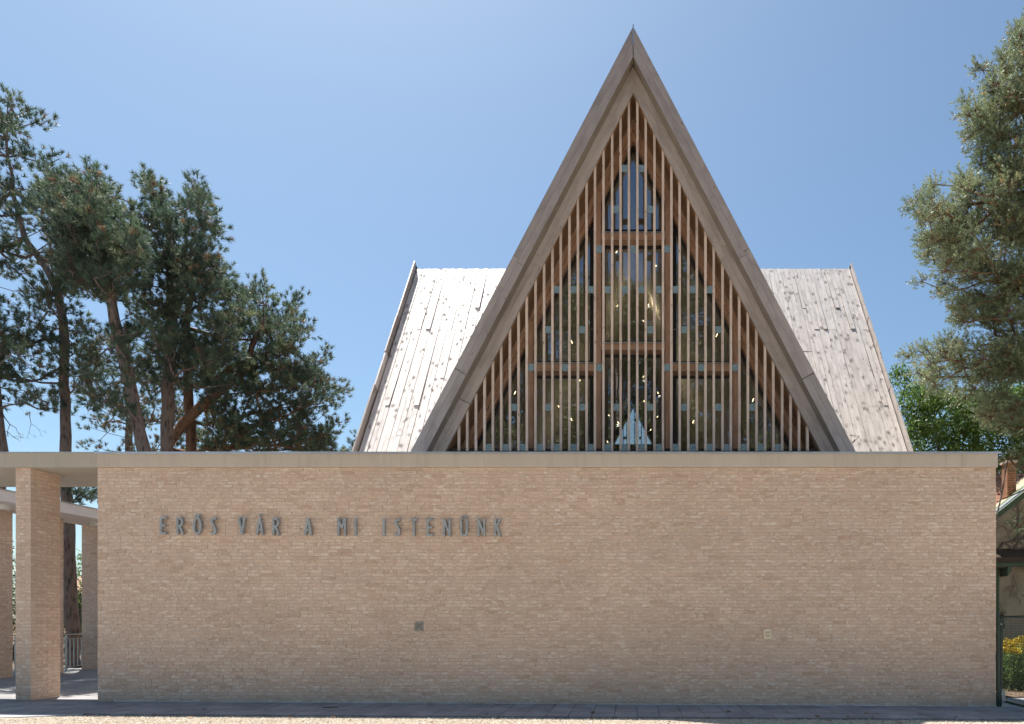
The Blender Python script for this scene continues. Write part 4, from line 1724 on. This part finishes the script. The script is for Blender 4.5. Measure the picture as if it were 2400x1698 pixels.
bush('shrub', 'dark green shrub behind the railing at the foot of the leaning pine trunk', 'shrub', (-21.5, 27.5, .1), 1.6, 1.5, 9000, M['leafy_d'], .10)
bush('shrub', 'tall dark shrub behind the leftmost brick pillar', 'shrub', (-26.0, 28.5, .1), 2.3, 2.4, 12000, M['leafy_d'], .10)
bush('shrub', 'sunlit shrub between the pine trunk and the far broad pillar', 'shrub', (-24.8, 32.5, .1), 2.6, 2.9, 12000, M['leafy'], .12)
shed = thing('garden_shed', 'brown roofed timber shed glimpsed between the pine trunk and the far pillar', 'shed', (-25.5, 36, 0))
mb = MB()
mb.box(-28.5, -22.5, 35, 38, -.1, 3.2)
mb.build('wall', M['darkwood'], shed)
for k in range(9):
    mb = MB()
    mb.obox(Vector((-28.9, 34.4 + k * .26, 3.0 + k * .20)), Vector((6.8, 0, 0)), Vector((0, .27, .207)), Vector((0, -.02, .03)), None, 0)
    mb.build('roof_board', M['frame'], shed)

# dead drooping twigs left of the straight trunk, part of the leftmost pine's neighbourhood
tw = thing('dead_branch', 'bare dead twig hanging in the sky between the two left trunks', 'branch', P(68, 1000, 23.2))
mb = MB()
def twig(p, d, L, r, dep):
    q = p + d * L
    mb.tube([p, p.lerp(q, .5) + Vector((random.gauss(0, .03), 0, random.gauss(0, .03))), q], [r, r * .8, r * .6], 4, cap=False)
    if dep:
        for _ in range(2 if dep > 1 else 3):
            nd_ = (d + Vector((random.gauss(0, .7), random.gauss(0, .4), random.gauss(-.1, .4)))).normalized()
            twig(q, nd_, L * .65, r * .6, dep - 1)
twig(P(70, 965, 23.2), Vector((.1, 0, -1)), .42, .012, 3)
twig(P(4, 965, 23.0), Vector((.5, 0, -.8)).normalized(), .5, .02, 2)
twig(P(6, 1010, 23.0), Vector((.85, 0, -.5)).normalized(), .4, .012, 1)
mb.build('twig', M['bark'], tw)

# trees on the other side of the street, seen only as reflections in the church glass
def far_tree(name, label, x, y, h, cr, group):
    t = thing(name, label, 'tree', (x, y, 0), group)
    mb = MB()
    mb.tube([(x, y, -.2), (x + .2, y, h * .4), (x, y + .1, h * .8)], [.38, .28, .1], 10)
    mb.build('trunk', M['bark'], t, smooth=True)
    mb = MB()
    C = []
    for i in range(110):
        zz = h * random.uniform(.40, .97)
        w = cr * math.sin(math.pi * min(1, max(.12, (h * 1.03 - zz) / (h * .80)))) ** .6
        an = random.uniform(0, 6.28)
        rr_ = w * math.sqrt(random.random())
        c = Vector((x + math.cos(an) * rr_, y + math.sin(an) * rr_, zz))
        C.append(c)
        mb.tube([(x, y, max(zz - rr_ * .9, h * .2)), c], [.07, .02], 5, cap=False)
    mb.build('boughs', M['bark'], t)
    C = np.array(C)
    k = 230
    p = np.repeat(C, k, 0) + unit(rng.normal(size=(len(C) * k, 3))) * (rng.random((len(C) * k, 1)) ** .5) * np.array([1.15, 1.15, .8])
    a = unit(rng.normal(size=p.shape))
    b = unit(np.cross(a, rng.normal(size=p.shape)))
    L = .24
    q = np.stack([p, p + a * L * .5 + b * L * .3, p + a * L, p + a * L * .5 - b * L * .3], 1).reshape(-1, 3)
    np_mesh('crown', q, 4, M['olive'], rng.random(len(p)), t)


ORD2 = ['leftmost', 'second from left', 'third from left', 'third from right', 'second from right', 'rightmost']
for row, lst in (('front', [(-18, -14, 28, 5.6), (-9.5, -15, 29, 5.6), (-1.2, -14, 27, 5.2), (6.6, -16, 27.5, 5.2), (14, -14, 28, 5.6), (22, -15, 27, 5.6)]),
                 ('rear', [(-22, -24, 32, 6), (-13.5, -25, 33, 6), (-5, -24, 32, 6), (3, -26, 33, 6), (10.5, -24, 31, 6), (18.5, -25, 33, 6)])):
    for i, (x, y, h, cr) in enumerate(lst):
        far_tree('street_tree', 'leafy tree mirrored in the church glass, %s of the %s row' % (ORD2[i], row), x, y, h, cr, 'trees across the street')

# ------------------------------------------------------------------ old house at the right edge
HD = 21.0
hs = thing('old_house', 'old cream stucco house with green timber and red tiled roof behind the gate at right', 'house', (14.5, 22, 0))
mb = MB()
mb.prism([(10.6, 0), (18.4, 0), (18.4, 4.5), (14.6, 7.4), (10.9, 4.60), (10.6, 4.37)], HD, HD + 3.0)
mb.build('wall', M['stucco'], hs)
va, vb = P(2318, 1216, HD - .35), P(2420, 1136, HD - .35)
d = (vb - va)
mb = MB()
mb.obox(va, Vector((0, .14, 0)), d * 2.3, Vector((-.03, 0, .045)))
mb.build('verge_flashing', M['zinc'], hs)
mb = MB()
mb.obox(va + Vector((.02, .03, -.20)), Vector((0, .10, 0)), d * 2.3, Vector((0, 0, .16)))
mb.obox(va + Vector((.02, .14, -.07)), Vector((0, .8, 0)), d * 2.3, Vector((0, 0, .03)))
mb.build('verge_board', M['greenwood'], hs)
# tiled slope behind the verge, facing the street
rt0, rt1 = Vector((0, 21.6, 4.55)), Vector((0, 24.9, 7.05))
sd = (rt1 - rt0).normalized()
sn = Vector((0, -sd.z, sd.y))
mb = MB()
mb.obox(Vector((10.3, 0, 0)) + rt0 - sn * .1, Vector((9, 0, 0)), rt1 - rt0, sn * .08)
mb.build('roof_deck', M['darkwood'], hs)
rest = MB()
rowsn = int((rt1 - rt0).length / .24)
nt_ = 0
for rr_ in range(rowsn):
    x = 10.3 + (.09 if rr_ % 2 else 0)
    while x < 19.2:
        part = x < 14.2 and nt_ < 290
        mb = MB() if part else rest
        o = Vector((x, 0, 0)) + rt0 + sd * (rr_ * .24) + sn * random.uniform(0, .006)
        mb.obox(o, Vector((.172, 0, 0)), sd * .27 + sn * -.012, sn * .018 + Vector((0, 0, .0)))
        if part:
            mb.build('roof_tile', M['tile'], hs, center=True)
            nt_ += 1
        x += .18
rest.build('roof_tile', M['tile'], hs, stuff=True)
ca_, cb_ = P(2361, 1170, 22.6), P(2382, 1078, 22.6)
mb = MB()
z = ca_.z - .6
i = 0
while z < cb_.z - .1:
    for (xa, xb) in (((ca_.x, (ca_.x + cb_.x) / 2 - .004), ((ca_.x + cb_.x) / 2 + .004, cb_.x)) if i % 2 else ((ca_.x, ca_.x + .09), (ca_.x + .098, cb_.x - .0))):
        mb.box(xa, xb, 22.6 - random.uniform(0, .004), 22.95, z, z + .066)
    z += .076
    i += 1
ch = mb.build('chimney', M['redbrick'], hs)
mb = MB()
mb.box(ca_.x - .04, cb_.x + .04, 22.55, 23.0, cb_.z - .1, cb_.z - .02)
mb.build('chimney_cap', M['render'], ch)
# pent roof with green beam
pa, pb = P(2325, 1318, HD - .5), P(2500, 1303, HD - .5)
mb = MB()
mb.hexa([(pa.x, HD - .5, pa.z), (18.6, HD - .5, pa.z), (pa.x, HD, pa.z + .28), (18.6, HD, pa.z + .28),
         (pa.x, HD - .5, pa.z + .15), (18.6, HD - .5, pa.z + .15), (pa.x, HD, pa.z + .46), (18.6, HD, pa.z + .46)])
mb.build('pent_roof', M['darkwood'], hs)
mb = MB()
mb.box(pa.x + .05, 18.5, HD - .44, HD - .34, pa.z - .13, pa.z - .005)
mb.build('beam', M['greenwood'], hs)
br = P(2343, 1345, HD)
mb = MB()
mb.prism([(br.x, br.z - .1), (br.x + .12, br.z + .08), (br.x + .12, pa.z - .14), (br.x, pa.z - .14)], HD - .45, HD - .02)
mb.build('bracket', M['greenwood'], hs)
mb = MB()
x0 = P(2338, 1400, HD - .12).x
mb.tube([(x0, HD - .12, -.1), (x0, HD - .12, pa.z - .15)], .05, 10)
mb.build('drainpipe', M['greenwood'], hs)
# bare climbing plant on the gable wall
iv = thing('climbing_plant', 'bare dark climber branching over the stucco gable of the old house', 'climber', (11.4, HD - .05, 0))
mb = MB()
def ivy(p, a, L, r, dep):
    pts = [p]
    for _ in range(4):
        a += random.gauss(0, .35)
        pts.append(pts[-1] + Vector((math.sin(a), random.gauss(0, .01), math.cos(a))) * L / 4)
    pts = [Vector((q.x, min(HD - .01, q.y), q.z)) for q in pts if q.z < 6.5 and q.x > 10.7]
    if len(pts) > 1:
        mb.tube(pts, [r * (1 - .12 * i) for i in range(len(pts))], 4, cap=False)
        if dep:
            for _ in range(3):
                ivy(random.choice(pts[1:]), a + random.choice([-1, 1]) * random.uniform(.3, 1.2), L * .72, r * .55, dep - 1)
for q in range(5):
    ivy(Vector((11.15 + q * .28, HD - .02, 3.5 + random.uniform(0, .4))), random.uniform(-.5, .6), .9, .022, 4)
ivy(P(2341, 1290, HD - .03), .5, 1.0, .045, 4)
for q in range(4):
    ivy(Vector((11.3 + q * .3, HD - .02, 1.6 + random.uniform(0, 1.2))), random.uniform(-1, 1), .5, .007, 3)
mb.build('branches', M['bark'], iv)
# thin dark branches in front of the roof
tb_ = thing('bare_branch', 'dark bare branches crossing in front of the red tiled roof beside the wall', 'branch', P(2360, 1150, 19.5))
mb = MB()
for pts in ([(2400, 1148), (2380, 1158), (2345, 1172), (2336, 1180)], [(2362, 1080), (2352, 1130), (2345, 1170), (2338, 1205), (2337, 1240)], [(2345, 1172), (2352, 1140), (2356, 1100)],
            [(2372, 1065), (2350, 1100), (2335, 1112)], [(2400, 1090), (2384, 1110), (2380, 1130)], [(2338, 1200), (2348, 1160), (2340, 1130)]):
    mb.tube([P(x, y, 19.5) for x, y in pts], [.022 * (1 - .15 * i) for i in range(len(pts))], 5)
mb.build('branch', M['bark'], tb_)

# ------------------------------------------------------------------ gate
gt = thing('garden_gate', 'dark green wire mesh gate open towards the street at the right wall end', 'gate', (7.55, 13.9, -.04))
gp = thing('gate_post', 'round dark green steel post between the brick wall and the open gate', 'post', (7.32, 13.72, -.04))
g0 = gz(7.4)
pc = P(2339.2, 1600, 13.72)
mb = MB()
mb.tube([(pc.x, 13.72, g0 - .1), (pc.x, 13.72, g0 + 1.90)], .034, 14)
mb.build('tube', M['green'], gp)
mb = MB()
mb.cyl((pc.x, 13.72, g0 + 1.902), .036, .02, 14)
mb.build('cap', M['green'], gp)
mb = MB()
mb.box(pc.x - .045, pc.x + .036, 13.66, 13.683, g0, g0 + .30)
mb.build('foot_plate', M['green'], gp)
mb = MB()
mb.tube([(pc.x + .03, 13.68, g0 + 1.65), (pc.x + .05, 13.66, g0 + 1.65)], .014, 8)
mb.build('hinge', M['galv'], gp)
ha = Vector((7.50, 13.93, 0))
hb = Vector((7.44, 12.75, 0))
du = (hb - ha).normalized()
pn = Vector((-du.y, du.x, 0))
LG = (hb - ha).length
zb0, zt0 = g0 + .07, g0 + 1.82


def gbar(u0, u1, z0, z1, name, t=.04, mat='green', mbx=None):
    m2 = mbx or MB()
    o = ha + du * u0 - pn * t / 2
    m2.obox(Vector((o.x, o.y, z0)), du * (u1 - u0), pn * t, Vector((0, 0, z1 - z0)))
    if mbx is None:
        m2.build(name, M[mat], gt)


gbar(0, .04, zb0, zt0, 'stile')
gbar(LG - .04, LG, zb0, zt0, 'stile')
gbar(.042, LG - .042, zt0 - .04, zt0, 'rail')
gbar(.042, LG - .042, zb0, zb0 + .04, 'rail')
m2 = MB()
u = .09
while u < LG - .05:
    gbar(u, u + .0045, zb0 + .04, zt0 - .04, '', .0045, mbx=m2)
    u += .05
zz = zb0 + .09
while zz < zt0 - .05:
    gbar(.04, LG - .04, zz, zz + .0045, '', .0045, mbx=m2)
    zz += .05
m2.build('wire_mesh', M['green'], gt)
mb = MB()
mb.box(7.40, 7.47, 13.70, 13.84, g0, g0 + .33)
st_ = mb.build('gate_stop', M['galv'])
tag(st_, 'small grey steel block at the foot of the gate post', 'gate stop')

# garden behind the gate
def goldenrod(c, h, n, label):
    t = thing('flowering_plant', label, 'plant', c)
    st, lv, fl = MB(), [], []
    for i in range(n):
        b = Vector(c) + Vector((random.gauss(0, .22), random.gauss(0, .2), 0))
        lean = Vector((random.gauss(.02, .10), random.gauss(0, .08), 1)).normalized()
        hh = h * random.uniform(.7, 1.05)
        tip = b + lean * hh
        st.tube([b, tip], [.008, .003], 4, cap=False)
        for k in range(46):
            q = b + lean * hh * random.uniform(.05, .9)
            lv.append((q, random.uniform(0, 6.28)))
        if hh > h * .78:
            an0 = random.uniform(-.6, 1.2)
            for _ in range(5):
                an = an0 + random.gauss(0, .8)
                for k in range(34):
                    tt = k / 34
                    fl.append(tip + Vector((math.cos(an) * .26 * tt, math.sin(an) * .14 * tt, .08 * math.sin(tt * 2.6) - .07 * tt + random.gauss(0, .010))) + Vector((0, 0, -.10 * random.random())))
    st.build('stem', M['greenwood'], t)
    p = np.array([q for q, _ in lv])
    a = np.array([(math.cos(x), math.sin(x), random.uniform(-.5, .6)) for _, x in lv])
    a = unit(a)
    b_ = unit(np.cross(a, np.array([[0, 0, 1.0]])))
    L = rng.uniform(.06, .12, (len(p), 1))
    q = np.stack([p, p + a * L * .4 + b_ * L * .16, p + a * L, p + a * L * .4 - b_ * L * .16], 1).reshape(-1, 3)
    np_mesh('leaves', q, 4, M['leafy'], rng.random(len(p)), t)
    p = np.array(fl)
    d1, d2 = unit(rng.normal(size=p.shape)) * .016, unit(rng.normal(size=p.shape)) * .016
    q = np.stack([p - d1, p + d2, p + d1, p - d2], 1).reshape(-1, 3)
    np_mesh('flower_plume', q, 4, M['yellow'], rng.random(len(p)), t)


c = P(2372, 1600, 17.0)
goldenrod((c.x, 17.0, gz(c.x)), 1.25, 22, 'yellow flowering goldenrod plant behind the mesh of the gate')
bush('shrub', 'low leafy shrub beside the yellow flowers behind the gate', 'shrub', (P(2410, 1600, 17.6).x, 17.6, -.05), .65, .62, 5200, M['leafy'], .075)
bush('shrub', 'dark climbing shrub wrapped round the top of the gate post', 'shrub', (P(2346, 1440, 14.5).x, 14.5, 1.62), .09, .17, 260, M['leafy_d'], .04)
ground_cover = ground_sheet('garden_bed', 7.4, 30, 15.31, 20.9, .02, M['earth'])
n = 9000
gx_ = rng.uniform(7.4, 16, n)
gy_ = rng.uniform(16.4, 20.6, n)
p = np.stack([gx_, gy_, -0.0058 * gx_ + .02 + rng.random(n) * .05], 1)
a = unit(rng.normal(size=p.shape) * np.array([1, 1, .5]) + np.array([0, 0, .5]))
b_ = unit(np.cross(a, rng.normal(size=p.shape)))
L = rng.uniform(.05, .12, (n, 1))
q = np.stack([p, p + a * L * .5 + b_ * L * .2, p + a * L, p + a * L * .5 - b_ * L * .2], 1).reshape(-1, 3)
np_mesh('ground_cover', q, 4, M['leafy_d'], rng.random(n), None, True)

# ------------------------------------------------------------------ fallen leaves
spots = [(479, 1665), (362, 1675), (449, 1680), (1070, 1660), (822, 1688), (1140, 1675), (1013, 1693), (1388, 1672), (1300, 1655), (1385, 1684),
         (1417, 1683), (1472, 1685), (1707, 1670), (1665, 1682), (1568, 1692), (1988, 1683), (2031, 1674), (2046, 1683), (1915, 1681), (2157, 1677),
         (1842, 1688), (2239, 1682), (2108, 1695), (1944, 1689), (680, 1681), (780, 1681)]
for i, (px, py) in enumerate(spots):
    D = FPX * EYE / (py - CY)
    for _ in range(3):
        x = (px - CX) * D / FPX
        D = FPX * (EYE - gz(x)) / (py - CY)
    x = (px - CX) * D / FPX
    gzl = gz(x) + (.004 if D > 11.93 else -.012)
    an = random.uniform(0, 6.28)
    sz = random.uniform(.035, .06)
    big = px in (2031, 1988, 1707, 1388)
    if big:
        sz *= 1.35
    mb = MB()
    ring = []
    for k in range(9):
        t = an + k * math.tau / 9
        r_ = sz * (1.0 if k % 2 else .55)
        ring.append(Vector((x + math.cos(t) * r_, D + math.sin(t) * r_ * .8, gzl + .004 + random.uniform(0, .022))))
    cc = Vector((x, D, gzl + .006))
    b = len(mb.v)
    mb.v += [cc] + ring
    for k in range(9):
        mb.face([b, b + 1 + k, b + 1 + (k + 1) % 9], [(0, 0)] * 3, .5)
    o = mb.build('fallen_leaf', M['leaf'], center=True)
    marks = [(300, 'the left end of the wall'), (400, 'the letter E'), (470, 'the letter S of the first word'), (600, 'the word VÁR'), (720, 'the lone letter A'), (770, 'the drain cover'),
             (830, 'the word MI'), (982, 'the grey vent'), (1070, 'the last letters'), (1200, 'the end of the lettering'), (1350, 'the left half of the gable'), (1422, 'the left inner post of the gable'), (1484, 'the gable tip'),
             (1640, 'the right half of the gable'), (1799, 'the beige vent'), (1930, 'the right foot of the gable'), (2060, 'the board roof on the right'), (2240, 'the right end of the wall')]
    mk = min(marks, key=lambda m_: abs(m_[0] - px))
    side = 'below' if abs(mk[0] - px) < 14 else ('below left of' if px < mk[0] else 'below right of')
    tag(o, ('larger' if big else 'small') + ' brown leaf on the ' + ('paving' if D > 11.93 else 'gravel') + ', ' + side + ' ' + mk[1], 'leaf', 'fallen brown leaves')
